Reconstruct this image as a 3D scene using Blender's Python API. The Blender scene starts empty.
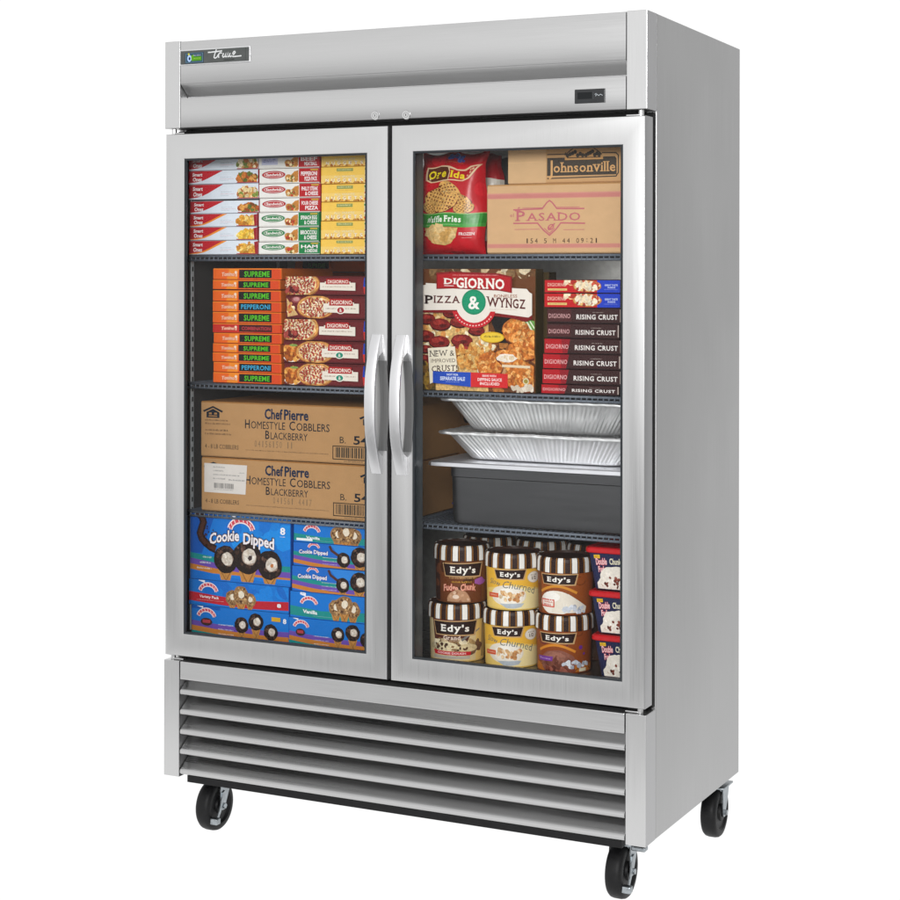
import bpy, bmesh, math, random
from mathutils import Matrix, Vector
random.seed(11)
S = bpy.context.scene
C = S.collection
PI = math.pi

# ---------------------------------------------------------------- camera maths
F, YAW, ROLL, PX, PY = 1776.19, math.radians(-26.139), math.radians(0.1), 450.0, 274.19
CAM = Vector((2.6514, -3.7495, 1.4338))
_f = Vector((math.sin(YAW), math.cos(YAW), 0)); _r = Vector((math.cos(YAW), -math.sin(YAW), 0)); _u = Vector((0, 0, 1))
_r2 = _r * math.cos(ROLL) + _u * math.sin(ROLL); _u2 = _u * math.cos(ROLL) - _r * math.sin(ROLL)
def at(px, py, Y):
    """photo pixel -> point on the vertical plane y = Y (used to measure positions)"""
    d = _f + _r2 * ((px - PX) / F) - _u2 * ((py - PY) / F)
    return CAM + d * ((Y - CAM.y) / d.y)
cam = bpy.data.cameras.new('camera'); co = bpy.data.objects.new('camera', cam); C.objects.link(co)
m = Matrix((( _r2.x, _u2.x, -_f.x, CAM.x), (_r2.y, _u2.y, -_f.y, CAM.y), (_r2.z, _u2.z, -_f.z, CAM.z), (0, 0, 0, 1)))
co.matrix_world = m
cam.sensor_width = 36; cam.lens = F / 900 * 36
cam.shift_y = -(450 - PY) / 900; cam.clip_start = 0.05; cam.clip_end = 200
S.camera = co

# ---------------------------------------------------------------- materials
def hexc(h):
    if not isinstance(h, str): return h
    h = h.lstrip('#')
    v = [int(h[i:i+2], 16) / 255 for i in (0, 2, 4)]
    return tuple(x / 12.92 if x <= .04045 else ((x + .055) / 1.055) ** 2.4 for x in v)
def mat(name, col, rough=.5, metal=0., spec=.5, coat=0.):
    mt = bpy.data.materials.new(name); mt.use_nodes = True
    b = mt.node_tree.nodes['Principled BSDF']
    b.inputs['Base Color'].default_value = (*hexc(col), 1); b.inputs['Roughness'].default_value = rough
    b.inputs['Metallic'].default_value = metal; b.inputs['Specular IOR Level'].default_value = spec
    b.inputs['Coat Weight'].default_value = coat
    return mt, mt.node_tree.nodes, mt.node_tree.links, b
def noise(n, l, scale, stretch=(1, 1, 1), detail=4, rough=.55):
    tc = n.new('ShaderNodeTexCoord'); mp = n.new('ShaderNodeMapping'); mp.inputs['Scale'].default_value = stretch
    t = n.new('ShaderNodeTexNoise'); t.inputs['Scale'].default_value = scale; t.inputs['Detail'].default_value = detail
    t.inputs['Roughness'].default_value = rough
    l.new(tc.outputs['Object'], mp.inputs['Vector']); l.new(mp.outputs['Vector'], t.inputs['Vector'])
    return t
def rng(n, l, src, a, b, lo=.3, hi=.7):
    r = n.new('ShaderNodeMapRange'); r.inputs['From Min'].default_value = lo; r.inputs['From Max'].default_value = hi
    r.inputs['To Min'].default_value = a; r.inputs['To Max'].default_value = b
    l.new(src, r.inputs['Value']); return r.outputs['Result']
def mulcol(n, l, col, fac_socket, sock):
    mx = n.new('ShaderNodeMix'); mx.data_type = 'RGBA'; mx.blend_type = 'MULTIPLY'; mx.inputs['Factor'].default_value = 1
    if isinstance(col, tuple): mx.inputs[6].default_value = (*col, 1)
    else: l.new(col, mx.inputs[6])
    l.new(fac_socket, mx.inputs[7]); l.new(mx.outputs[2], sock)
def steel(name, col, rough, stretch, amp=.05, bump=.02, wave=0.):
    mt, n, l, b = mat(name, col, rough, 1.0)
    t = noise(n, l, 9, stretch, 6, .6); t2 = noise(n, l, 1.7, (1, 1, 1), 2)
    mulcol(n, l, hexc(col), rng(n, l, t.outputs['Fac'], 1 - amp, 1 + amp * .6), b.inputs['Base Color'])
    ad = n.new('ShaderNodeMath'); ad.operation = 'ADD'
    l.new(rng(n, l, t.outputs['Fac'], rough - .05, rough + .06), ad.inputs[0]); l.new(rng(n, l, t2.outputs['Fac'], -.03, .03), ad.inputs[1])
    l.new(ad.outputs[0], b.inputs['Roughness'])
    bp = n.new('ShaderNodeBump'); bp.inputs['Strength'].default_value = bump; bp.inputs['Distance'].default_value = .001
    l.new(t.outputs['Fac'], bp.inputs['Height']); l.new(bp.outputs['Normal'], b.inputs['Normal'])
    if wave:                        # the slow waviness of a large rolled sheet
        b2 = n.new('ShaderNodeBump'); b2.inputs['Strength'].default_value = 1; b2.inputs['Distance'].default_value = wave
        tw = noise(n, l, 1.6, (1, 1, .55), 1); l.new(tw.outputs['Fac'], b2.inputs['Height']); l.new(b2.outputs['Normal'], bp.inputs['Normal'])
    return mt
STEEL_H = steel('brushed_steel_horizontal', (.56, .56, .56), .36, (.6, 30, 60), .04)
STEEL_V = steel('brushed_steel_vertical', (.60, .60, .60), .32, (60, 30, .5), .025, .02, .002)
STEEL_SHADED = steel('shaded_steel_edge', (.45, .45, .455), .42, (60, 30, .5), .03)
STEEL_G = steel('smooth_grille_steel', (.52, .52, .52), .30, (.5, 20, 20), .02, 0)
STEEL_S = steel('brushed_steel_satin', (.72, .72, .73), .38, (60, 60, .6), .02)
ALU_SIDE = steel('aluminium_side_sheet', (.42, .42, .42), .42, (30, 60, .4), .008, .0, .009)
FOIL = steel('crinkled_foil', (.97, .97, .975), .36, (5, 5, 5), .04, .6)
FOIL.node_tree.nodes['Principled BSDF'].inputs['Metallic'].default_value = .82
ZINC = steel('zinc_plated_steel', (.36, .39, .41), .38, (9, 9, 9), .3, .15)
BIN = steel('dull_steel_pan', (.105, .105, .11), .5, (.7, 6, 10), .10, .02)
LIDM = steel('pale_steel_lid', (.90, .90, .94), .45, (2, 8, 20), .05, .02)
def plain(name, col, rough, spec=.4, amp=.12, scale=60):
    mt, n, l, b = mat(name, col, rough, 0, spec)
    t = noise(n, l, scale); mulcol(n, l, hexc(col), rng(n, l, t.outputs['Fac'], 1 - amp, 1 + amp), b.inputs['Base Color'])
    l.new(rng(n, l, t.outputs['Fac'], rough - .06, rough + .06), b.inputs['Roughness'])
    return mt
BLACK = plain('black_rubber', (.006, .006, .0065), .5, .22, .3, 90)
GASK = plain('black_gasket', (.010, .010, .010), .6, .2)
SEAL = plain('dark_glazing_seal', (.075, .086, .094), .4, .4)
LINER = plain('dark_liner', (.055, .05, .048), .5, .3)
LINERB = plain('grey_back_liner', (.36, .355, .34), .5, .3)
FLOORM = steel('liner_floor_steel', (.42, .40, .38), .3, (.7, 20, 20), .12, .02)
WIRE = plain('grey_coated_wire', (.13, .15, .185), .4, .4)
GLZ = plain('black_glazing_strip', (.022, .026, .03), .4, .3)
WIREP = plain('pale_pilaster', (.55, .58, .60), .4, .4)
BLKPL = plain('black_plastic', (.012, .013, .015), .3, .5)
BADGE = plain('badge_plate', (.07, .077, .074), .4, .4)
CHROME = steel('chrome', (.62, .62, .62), .3, (4, 4, 4), .02, 0)
# printed packaging: the print's own colours ride on the mesh, with halftone mottling where a picture is printed
def print_mat(name, rough, coat, fibre=0):
    mt, n, l, b = mat(name, (.5, .5, .5), rough, 0, .18, 0, )
    b.inputs['Coat Weight'].default_value = coat; b.inputs['Coat Roughness'].default_value = .25
    a = n.new('ShaderNodeAttribute'); a.attribute_name = 'ink'
    mo = n.new('ShaderNodeAttribute'); mo.attribute_name = 'mottle'
    t = noise(n, l, 170, (1, 1, 1), 5, .65)
    t3 = noise(n, l, 55, (1, 1, 1), 3, .6)
    ad = n.new('ShaderNodeMath'); ad.operation = 'ADD'
    l.new(rng(n, l, t.outputs['Fac'], -.42, .42), ad.inputs[0]); l.new(rng(n, l, t3.outputs['Fac'], -.2, .2), ad.inputs[1])
    mu = n.new('ShaderNodeMath'); mu.operation = 'MULTIPLY_ADD'
    l.new(ad.outputs[0], mu.inputs[0]); l.new(mo.outputs['Fac'], mu.inputs[1]); mu.inputs[2].default_value = 1
    base = a.outputs['Color']
    t2 = noise(n, l, 40 if not fibre else 25, (1, 1, 1) if not fibre else (1, 1, 1.6), 6, .7)
    mx = n.new('ShaderNodeMix'); mx.data_type = 'RGBA'; mx.blend_type = 'MULTIPLY'; mx.inputs['Factor'].default_value = 1
    l.new(base, mx.inputs[6]); l.new(rng(n, l, t2.outputs['Fac'], .95 - fibre * .01, 1.03 + fibre * .01), mx.inputs[7])
    mulcol(n, l, mx.outputs[2], mu.outputs[0], b.inputs['Base Color'])
    bp = n.new('ShaderNodeBump'); bp.inputs['Strength'].default_value = .12; bp.inputs['Distance'].default_value = .003
    tb = noise(n, l, 12, (1, 1, 1), 3); l.new(tb.outputs['Fac'], bp.inputs['Height']); l.new(bp.outputs['Normal'], b.inputs['Normal'])
    return mt
CARD = print_mat('printed_carton', .45, .03)
KRAFT = print_mat('printed_kraft_board', .75, 0, 1)
FILMM = print_mat('printed_plastic_film', .27, .2)
for q in FILMM.node_tree.nodes:
    if q.type == 'BUMP': q.inputs['Strength'].default_value = .55; q.inputs['Distance'].default_value = .006
def glass_mat():
    mt = bpy.data.materials.new('door_glass'); mt.use_nodes = True
    n = mt.node_tree.nodes; l = mt.node_tree.links; n.clear()
    o = n.new('ShaderNodeOutputMaterial'); mx = n.new('ShaderNodeMixShader'); fr = n.new('ShaderNodeFresnel'); fr.inputs['IOR'].default_value = 1.2
    tr = n.new('ShaderNodeBsdfTransparent'); tr.inputs['Color'].default_value = (.985, .99, .988, 1)
    gl = n.new('ShaderNodeBsdfGlossy'); gl.inputs['Roughness'].default_value = .03
    l.new(fr.outputs[0], mx.inputs[0]); l.new(tr.outputs[0], mx.inputs[1]); l.new(gl.outputs[0], mx.inputs[2]); l.new(mx.outputs[0], o.inputs[0])
    return mt
GLASS = glass_mat()
def emit(name, col, s):
    mt = bpy.data.materials.new(name); mt.use_nodes = True
    n = mt.node_tree.nodes; b = n['Principled BSDF']
    b.inputs['Base Color'].default_value = (.0, .0, .0, 1); b.inputs['Specular IOR Level'].default_value = 0; b.inputs['Roughness'].default_value = 1
    b.inputs['Emission Color'].default_value = (*col, 1); b.inputs['Emission Strength'].default_value = s
    return mt
SWEEP = emit('glowing_white_sweep', (1, 1, 1), 1.06)

# ---------------------------------------------------------------- mesh collecting
class MB:
    def __init__(s): s.v = []; s.f = []; s.c = []; s.m = []
    def face(s, pts, col=(.5, .5, .5), mot=0.):
        i = len(s.v); s.v += [tuple(p) for p in pts]; s.f.append(tuple(range(i, i + len(pts)))); s.c.append(hexc(col)); s.m.append(mot)
    def mesh(s, verts, faces, col=(.5, .5, .5), mot=0.):
        i = len(s.v); s.v += [tuple(p) for p in verts]
        for f in faces: s.f.append(tuple(i + k for k in f)); s.c.append(hexc(col)); s.m.append(mot)
    def bm(s, b, col=(.5, .5, .5), colfn=None):
        b.verts.ensure_lookup_table(); i = len(s.v); s.v += [tuple(v.co) for v in b.verts]
        for f in b.faces:
            s.f.append(tuple(i + v.index for v in f.verts)); s.c.append(hexc(colfn(f.normal) if colfn else col)); s.m.append(0.)
        b.free()
    def box(s, x0, x1, y0, y1, z0, z1, bev=0., seg=2, col=(.5, .5, .5), colfn=None):
        b = bmesh.new(); bmesh.ops.create_cube(b, size=1)
        for v in b.verts: v.co = ((x0 + x1) / 2 + v.co.x * (x1 - x0), (y0 + y1) / 2 + v.co.y * (y1 - y0), (z0 + z1) / 2 + v.co.z * (z1 - z0))
        if bev: bmesh.ops.bevel(b, geom=b.edges[:], offset=bev, segments=seg, affect='EDGES', profile=.5)
        b.normal_update(); b.verts.index_update(); s.bm(b, col, colfn)
    def loops(s, loops, closed=True, cap0=False, cap1=False, col=(.5, .5, .5), wrap=False):
        n = len(loops[0]); vs = [p for L in loops for p in L]; fs = []
        R = len(loops)
        for a in range(R if wrap else R - 1):
            b2 = (a + 1) % R
            for k in range(n if closed else n - 1):
                k2 = (k + 1) % n; fs.append((a * n + k, a * n + k2, b2 * n + k2, b2 * n + k))
        if cap0: fs.append(tuple(range(n - 1, -1, -1)))
        if cap1: fs.append(tuple((R - 1) * n + k for k in range(n)))
        s.mesh(vs, fs, col)
    def lathe(s, prof, o, axis='z', n=40, col=(.5, .5, .5), colfn=None):
        for i in range(len(prof) - 1):
            for k in range(n):
                q = []
                for (r, h), kk in ((prof[i], k), (prof[i], k + 1), (prof[i + 1], k + 1), (prof[i + 1], k)):
                    a = 2 * PI * kk / n
                    if axis == 'z': q.append((o[0] + r * math.cos(a), o[1] + r * math.sin(a), o[2] + h))
                    else: q.append((o[0] + h, o[1] + r * math.cos(a), o[2] + r * math.sin(a)))
                s.face(q, colfn(i, k) if colfn else col)
    def tube(s, pts, r, n=8, col=(.5, .5, .5)):
        L = []
        for i, p in enumerate(pts):
            p = Vector(p); t = (Vector(pts[min(i + 1, len(pts) - 1)]) - Vector(pts[max(i - 1, 0)])).normalized()
            a = t.orthogonal().normalized(); b2 = t.cross(a)
            L.append([p + (a * math.cos(2 * PI * k / n) + b2 * math.sin(2 * PI * k / n)) * r for k in range(n)])
        s.loops(L, True, True, True, col)
    def build(s, name, material, parent=None, loc=None, smooth=False, weld=False):
        me = bpy.data.meshes.new(name)
        o3 = Vector(loc) if loc else Vector((0, 0, 0))
        me.from_pydata([Vector(v) - o3 for v in s.v], [], s.f)
        a = me.attributes.new('ink', 'FLOAT_COLOR', 'FACE'); a.data.foreach_set('color', [x for c in s.c for x in (*c, 1.)])
        a = me.attributes.new('mottle', 'FLOAT', 'FACE'); a.data.foreach_set('value', s.m)
        if weld:
            b = bmesh.new(); b.from_mesh(me); bmesh.ops.remove_doubles(b, verts=b.verts, dist=1e-5); bmesh.ops.recalc_face_normals(b, faces=b.faces); b.to_mesh(me); b.free()
        if smooth:
            for p in me.polygons: p.use_smooth = True
            if isinstance(smooth, float): me.set_sharp_from_angle(angle=smooth)
        me.materials.append(material)
        o = bpy.data.objects.new(name, me); C.objects.link(o); o.location = o3
        if parent is not None:
            o.parent = parent
            o.location = o3 - world_loc(parent)
        return o
def world_loc(o):
    v = Vector(o.location)
    while o.parent: o = o.parent; v += Vector(o.location)
    return v
def tag(o, label, cat, group=None):
    o['label'] = label; o['category'] = cat
    if group: o['group'] = group
    return o
def empty(name, loc):
    o = bpy.data.objects.new(name, None); C.objects.link(o); o.location = loc; o.empty_display_size = .05
    return o

# ---------------------------------------------------------------- lettering
_tc = {}
def glyphs(s, bold=0., spacing=1.):
    key = (s, bold, spacing)
    if key in _tc: return _tc[key]
    cu = bpy.data.curves.new('t', 'FONT'); cu.body = s; cu.size = 1; cu.offset = bold; cu.resolution_u = 2; cu.space_character = spacing
    cu.fill_mode = 'FRONT'
    o = bpy.data.objects.new('t', cu); C.objects.link(o)
    dg = bpy.context.evaluated_depsgraph_get(); e = o.evaluated_get(dg); me = e.to_mesh()
    vs = [(v.co.x, v.co.y) for v in me.vertices]; fs = [tuple(p.vertices) for p in me.polygons]
    e.to_mesh_clear(); bpy.data.objects.remove(o); bpy.data.curves.remove(cu)
    x0 = min(v[0] for v in vs); x1 = max(v[0] for v in vs)
    _tc[key] = (vs, fs, x0, x1)
    return _tc[key]
SERIF = {'D': 'tL bL', 'I': 'tC bC', 'R': 'tL bL bR', 'N': 'tL bL tR', 'P': 'tL bL', 'A': 'bL bR', 'W': 'tL tR', 'Y': 'tL tR bC', 'Z': '', 'J': 'tR', 'E': 'tL bL', 'd': '', 'h': 'bL bR tL',
         'n': 'bL bR', 'i': 'bC', 'l': 'tC bC', 'v': 'tL tR', 'y': 'tL tR', 'B': 'tL bL', 'L': 'tL bL', 'H': 'tL tR bL bR', 'M': 'tL tR bL bR', 'K': 'tL tR bL bR', 'T': 'bC', 'F': 'tL bL', 'U': 'tL tR', 'C': '', 'r': 'bL', 'm': 'bL bR', 'f': 'bC'}
XH = .53
def word(s, bold, spacing, serif):
    """list of polygons with baseline 0 and cap height about .73, plus extent"""
    if not serif:
        vs, fs, x0, x1 = glyphs(s, bold, spacing)
        return [[vs[k] for k in f] for f in fs], [], x0, x1
    out = []; sl = []; x = 0
    for ch in s:
        if ch == ' ': x += .28; continue
        vs, fs, a, b2 = glyphs(ch, bold); w = b2 - a
        out += [[(vs[k][0] - a + x, vs[k][1]) for k in f] for f in fs]
        top = XH if ch in 'nvyirm' else .73
        for t in SERIF.get(ch, '').split():
            zc = top - .03 if t[0] == 't' else .03
            if ch == 'y' and t[0] == 'b': continue
            st = .05 + bold
            xc = {'L': x + st, 'R': x + w - st, 'C': x + w / 2}[t[1]]
            hw = .14
            sl.append([(xc - hw, zc - .032), (xc + hw, zc - .032), (xc + hw, zc + .032), (xc - hw, zc + .032)])
        x += w + .10 * spacing
    return out, sl, 0, x - .10 * spacing

def clip(poly, axis, lim, keep_less):
    out = []; n = len(poly)
    for i in range(n):
        a, b = poly[i], poly[(i + 1) % n]
        ia = (a[axis] <= lim) if keep_less else (a[axis] >= lim); ib = (b[axis] <= lim) if keep_less else (b[axis] >= lim)
        if ia: out.append(a)
        if ia != ib:
            t = (lim - a[axis]) / (b[axis] - a[axis]); out.append((a[0] + (b[0] - a[0]) * t, a[1] + (b[1] - a[1]) * t))
    return out
class Art:
    """print on a surface: u to the right, v down, both 0..1; every mark lies a hair above the one before"""
    def __init__(s, mb, fn, w, h, nu=1, nv=1):
        s.mb = mb; s.fn = fn; s.w = w; s.h = h; s.nu = nu; s.nv = nv; s.k = 1; s.win = (0, 0, 1, 1)
    def put(s, polys, col, mot=0.):
        off = .00008 + s.k * .000009; s.k += 1
        u0, v0, u1, v1 = s.win
        for p in polys:
            for ax, lim, less in ((0, u0, 0), (0, u1, 1), (1, v0, 0), (1, v1, 1)):
                if p: p = clip(p, ax, lim, less)
            if len(p) < 3: continue
            cells = [p]
            for ax, n in ((0, s.nu), (1, s.nv)):
                if n > 1:
                    nx = []
                    for q in cells:
                        a = min(t[ax] for t in q); b = max(t[ax] for t in q)
                        for i in range(max(0, int(a * n)), min(n, int(b * n) + 1)):
                            r = clip(q, ax, i / n, 0)
                            if r: r = clip(r, ax, (i + 1) / n, 1)
                            if len(r) > 2: nx.append(r)
                    cells = nx
            for q in cells: s.mb.face([s.fn(t[0], t[1], off) for t in q], col, mot)
    def rect(s, u0, v0, u1, v1, col, mot=0.): s.put([[(u0, v1), (u1, v1), (u1, v0), (u0, v0)]], col, mot)
    def poly(s, pts, col, mot=0.): s.put([pts], col, mot)
    def ell(s, cu, cv, ru, rv, col, mot=0., n=20, rot=0., wob=0., a0=0., a1=2 * PI):
        pts = []
        for k in range(n):
            a = a0 + (a1 - a0) * k / (n if a1 - a0 > 6.2 else n - 1); q = 1 + wob * random.uniform(-1, 1)
            x = math.cos(a) * ru * s.w * q; y = math.sin(a) * rv * s.h * q
            pts.append((cu + (x * math.cos(rot) - y * math.sin(rot)) / s.w, cv + (x * math.sin(rot) + y * math.cos(rot)) / s.h))
        s.put([pts], col, mot)
    def line(s, pts, wd, col, mot=0.):
        P = [(a * s.w, b * s.h) for a, b in pts]; closed = len(P) > 3 and math.dist(P[0], P[-1]) < 1e-9
        if closed: P = P[:-1]
        n = len(P); L = []; R = []
        for i in range(n):
            a = P[i - 1] if (i or closed) else None; c = P[(i + 1) % n] if (i < n - 1 or closed) else None; b = P[i]
            ds = [((q[0] - o[0]) / (math.dist(q, o) or 1), (q[1] - o[1]) / (math.dist(q, o) or 1)) for o, q in ((a, b), (b, c)) if o and q]
            nx = -sum(d[1] for d in ds); ny = sum(d[0] for d in ds); l = math.hypot(nx, ny) or 1; nx /= l; ny /= l
            k = max(.5, abs(-ds[0][1] * nx + ds[0][0] * ny)); hw = wd / 2 / k
            L.append(((b[0] + nx * hw) / s.w, (b[1] + ny * hw) / s.h)); R.append(((b[0] - nx * hw) / s.w, (b[1] - ny * hw) / s.h))
        s.put([[L[i], L[(i + 1) % n], R[(i + 1) % n], R[i]] for i in range(n if closed else n - 1)], col, mot)
    def frame(s, u0, v0, u1, v1, wd, col): s.line([(u0, v0), (u1, v0), (u1, v1), (u0, v1), (u0, v0)], wd, col)
    def text(s, st, u0, v0, u1, v1, col, bold=.0, shear=0., serif=False, arc=0., spacing=1., slope=0., edge=None, ew=.05, raw=False):
        if not raw: bold = min(bold, .03)
        """fit the word between u0..u1, capital height v0..v1"""
        if edge is not None:
            s.text(st, u0, v0, u1, v1, edge, min(bold, .03) + ew, shear, serif, arc, spacing, slope, raw=True)
        P, SL, a, b = word(st, bold, spacing, serif)
        for grp in (P, SL):
            polys = []
            for p in grp:
                q = []
                for x, y in p:
                    t = (x - a) / (b - a); yy = y / .73
                    q.append((u0 + (u1 - u0) * t + shear * yy * (v1 - v0) * s.h / s.w, v1 - (v1 - v0) * yy - arc * (1 - (2 * t - 1) ** 2) + slope * t))
                polys.append(q)
            if polys: s.put(polys, col)
    def code(s, st, u0, v0, u1, v1, col, fill=.6):
        """evenly spaced stamped characters"""
        c = (u1 - u0) / len(st)
        for k, ch in enumerate(st):
            if ch == ' ': continue
            w_ = c * fill * (.45 if ch in '1:' else 1); m_ = u0 + c * (k + .5)
            if ch == ':':
                for q in (.25, .75): s.rect(m_ - w_ / 3, v0 + (v1 - v0) * q - (v1 - v0) * .08, m_ + w_ / 3, v0 + (v1 - v0) * q + (v1 - v0) * .08, col)
            else: s.text(ch, m_ - w_ / 2, v0, m_ + w_ / 2, v1, col)
    def scrib(s, u0, v0, u1, v1, col, n=1, k=9, fill=.7):
        """lines of very small print"""
        ps = []; hh = (v1 - v0) / n; cw = min((u1 - u0) / (k * 4.), hh * fill * .62 * s.h / s.w)
        for i in range(n):
            u = u0; end = u1 - (random.uniform(0, .25) * (u1 - u0) if i else 0); b = v0 + hh * (i + fill)
            while u < end:
                for _ in range(random.randint(2, 8)):
                    t = v0 + hh * i + hh * fill * random.choice((0, 0, .25, .25, .4)); w_ = cw * random.uniform(.45, .75)
                    if u + w_ > end: break
                    if random.random() < .5: ps.append([(u, b), (u + w_, b), (u + w_, t), (u, t)])
                    else:
                        m_ = (b - t) * .28; ps.append([(u, b), (u + w_ * .35, b), (u + w_ * .35, t), (u, t)]); ps.append([(u + w_ * .36, t + m_), (u + w_, t + m_), (u + w_, t), (u + w_ * .36, t)])
                        ps.append([(u + w_ * .36, b), (u + w_, b), (u + w_, b - m_), (u + w_ * .36, b - m_)])
                    u += cw
                u += cw * .8
        if ps: s.put(ps, col)
    def bars(s, u0, v0, u1, v1, col, n=26):
        ps = []; u = u0
        while u < u1:
            w_ = (u1 - u0) / n * random.choice((.4, .6, 1.1)); ps.append([(u, v1), (min(u + w_, u1), v1), (min(u + w_, u1), v0), (u, v0)]); u += w_ + (u1 - u0) / n * random.choice((.35, .6, .8))
        s.put(ps, col)
    # ---- printed food
    def blobs(s, cu, cv, ru, rv, cols, n, size, mot=1., seed=0):
        R = random.Random(seed)
        for _ in range(n):
            a = R.uniform(0, 2 * PI); q = math.sqrt(R.random())
            s.ell(cu + q * math.cos(a) * ru, cv + q * math.sin(a) * rv, size * R.uniform(.6, 1.3) / s.w, size * R.uniform(.5, 1.1) / s.h, R.choice(cols), mot, 9, R.uniform(0, 3), .2)
    def pizza(s, cu, cv, ru, rv, n=16, pep=.0085, seed=1, top='9c3026'):
        R = random.Random(seed)
        s.ell(cu, cv, ru, rv, 'a8652e', 1, 28, 0, .025); s.ell(cu, cv - rv * .03, ru * .96, rv * .93, 'd59a52', 1, 28, 0, .03)
        s.ell(cu, cv, ru * .87, rv * .84, 'b5432a', .8, 28, 0, .03); s.ell(cu, cv, ru * .85, rv * .81, 'e8c489', 1.1, 28, 0, .03)
        s.blobs(cu, cv, ru * .78, rv * .74, ('f6ead0', 'efd7a4', 'e3b46c', 'd58a66', 'f2dfc0'), n * 3, pep * .7, .8, seed)
        for k in range(n):
            a = k * 2.4; q = math.sqrt((k + .5) / n) * .76
            u = cu + q * ru * math.cos(a); v = cv + q * rv * math.sin(a)
            sq = max(.5, rv * s.h / (ru * s.w))
            s.ell(u, v + .0005 / s.h, pep / s.w * .86, pep * sq / s.h * .86, '8c3026', .7, 10, R.uniform(0, 3), .16); s.ell(u, v, pep / s.w * .74, pep * sq / s.h * .70, R.choice((top, 'b8483a', 'a83a30')), .9, 10, R.uniform(0, 3), .16)
        s.blobs(cu, cv, ru * .7, rv * .66, ('f3e4c6', 'f0d9b0'), n, pep * .42, .6, seed + 9)
    def cone(s, cu, cv, r, kind, cone_h=2.1, core=None):
        """a dipped ice-cream cone: scoop of radius r metres, cone pointing down"""
        ru, rv = r / s.w, r / s.h
        s.poly([(cu - ru * .72, cv + rv * .4), (cu + ru * .72, cv + rv * .4), (cu + ru * .25, cv + rv * cone_h), (cu - ru * .25, cv + rv * cone_h)], 'b9803f', .5)
        s.line([(cu - ru * .5, cv + rv * .7), (cu + ru * .3, cv + rv * cone_h)], r * .07, '8c5a28'); s.line([(cu + ru * .55, cv + rv * .7), (cu - ru * .2, cv + rv * cone_h)], r * .07, '8c5a28')
        if kind == 'choc':
            s.ell(cu, cv, ru, rv, '1d0f0b', .6, 26, 0, .035); s.blobs(cu, cv, ru * .88, rv * .88, ('2e1a14', '3a241b', '160a07', '4a3026', '241410'), 40, r * .13, 1, int(cu * 99))
            s.blobs(cu - ru * .45, cv - rv * .5, ru * .25, rv * .25, ('6a4c40', '553a2e'), 6, r * .10, .6, int(cu * 55))
            s.ell(cu + ru * .16, cv - rv * .02, ru * .50, rv * .50, '9a8272', .5, 16, .3, .10); s.ell(cu + ru * .15, cv - rv * .05, ru * .45, rv * .46, 'd3c8bb', .5, 16, .3, .10)
            s.blobs(cu + ru * .15, cv - rv * .05, ru * .34, rv * .36, ('e6ddd2', 'c6b7a6', 'ded3c5'), 12, r * .12, .6, int(cu * 77))
            if core: s.ell(cu + ru * .20, cv + rv * .02, ru * .17, rv * .20, core, .7, 5, .5, .25)
        else:
            s.ell(cu, cv, ru, rv, '8f6a44', .9, 24, 0, .06); s.blobs(cu, cv, ru * .85, rv * .85, ('a98357', '6e4a2b', 'c29b69', '543520', 'b58f60'), 46, r * .13, 1, int(cu * 99))
            s.ell(cu + ru * .05, cv - rv * .1, ru * .38, rv * .42, 'e4d6c0', .4, 14, 0, .12)
    def scoop(s, cu, cv, r, base, dots, n=12, seed=3):
        ru, rv = r / s.w, r / s.h
        s.ell(cu, cv, ru, rv, base, .25, 24, 0, .04)
        s.blobs(cu, cv, ru * .85, rv * .85, dots, n, r * .13, .5, seed)

def flat(x0, z1, y, w, h, org=None):
    def fn(u, v, off): return (x0 + u * w, y - off, z1 - v * h)
    return fn
GROUP = {}
def carton(name, label, cat, group, x0, x1, z0, z1, art, base='ffffff', side=None, y=.075, depth=.28, material=CARD, rz=0., top=None, bev=.0012, jig=0.):
    x0, x1 = min(x0, x1), max(x0, x1); y += jig
    cx, cy = (x0 + x1) / 2, y + depth / 2
    mb = MB(); side = side or base
    def cf(nr):
        if nr.x > .7: return side
        if nr.z > .7 and top: return top
        return base
    mb.box(x0, x1, y, y + depth, z0, z1, bev, 1, colfn=cf)
    A = Art(mb, flat(x0 + bev * .6, z1 - bev * .6, y, x1 - x0 - bev * 1.2, z1 - z0 - bev * 1.2), x1 - x0, z1 - z0)
    if art: art(A)
    o = mb.build(name, material, None, (cx, cy, z0)); o.rotation_euler.z = rz
    return tag(o, label, cat, group)
ORD = ['top', 'second', 'third', 'fourth', 'fifth', 'sixth', 'seventh', 'eighth', 'ninth', 'tenth', 'eleventh']
def place(i, n): return 'at the top of' if i == 0 else ('at the bottom of' if i == n - 1 else ORD[i] + ' down in')

# ================================================================ the setting: white sweep with an added glow that hides all floor shadow
mb = MB(); prof = [(-.90, 0)]
prof += [(2.2 + 1.5 * math.sin(a), 1.5 - 1.5 * math.cos(a)) for a in [i * PI / 32 for i in range(17)]] + [(3.7, 5.)]
for a, b in zip(prof[:-1], prof[1:]): mb.face([(-7, a[0], a[1]), (2.7, a[0], a[1]), (2.7, b[0], b[1]), (-7, b[0], b[1])])
o = mb.build('backdrop', SWEEP, None, None, True, True); o['kind'] = 'structure'

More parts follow.
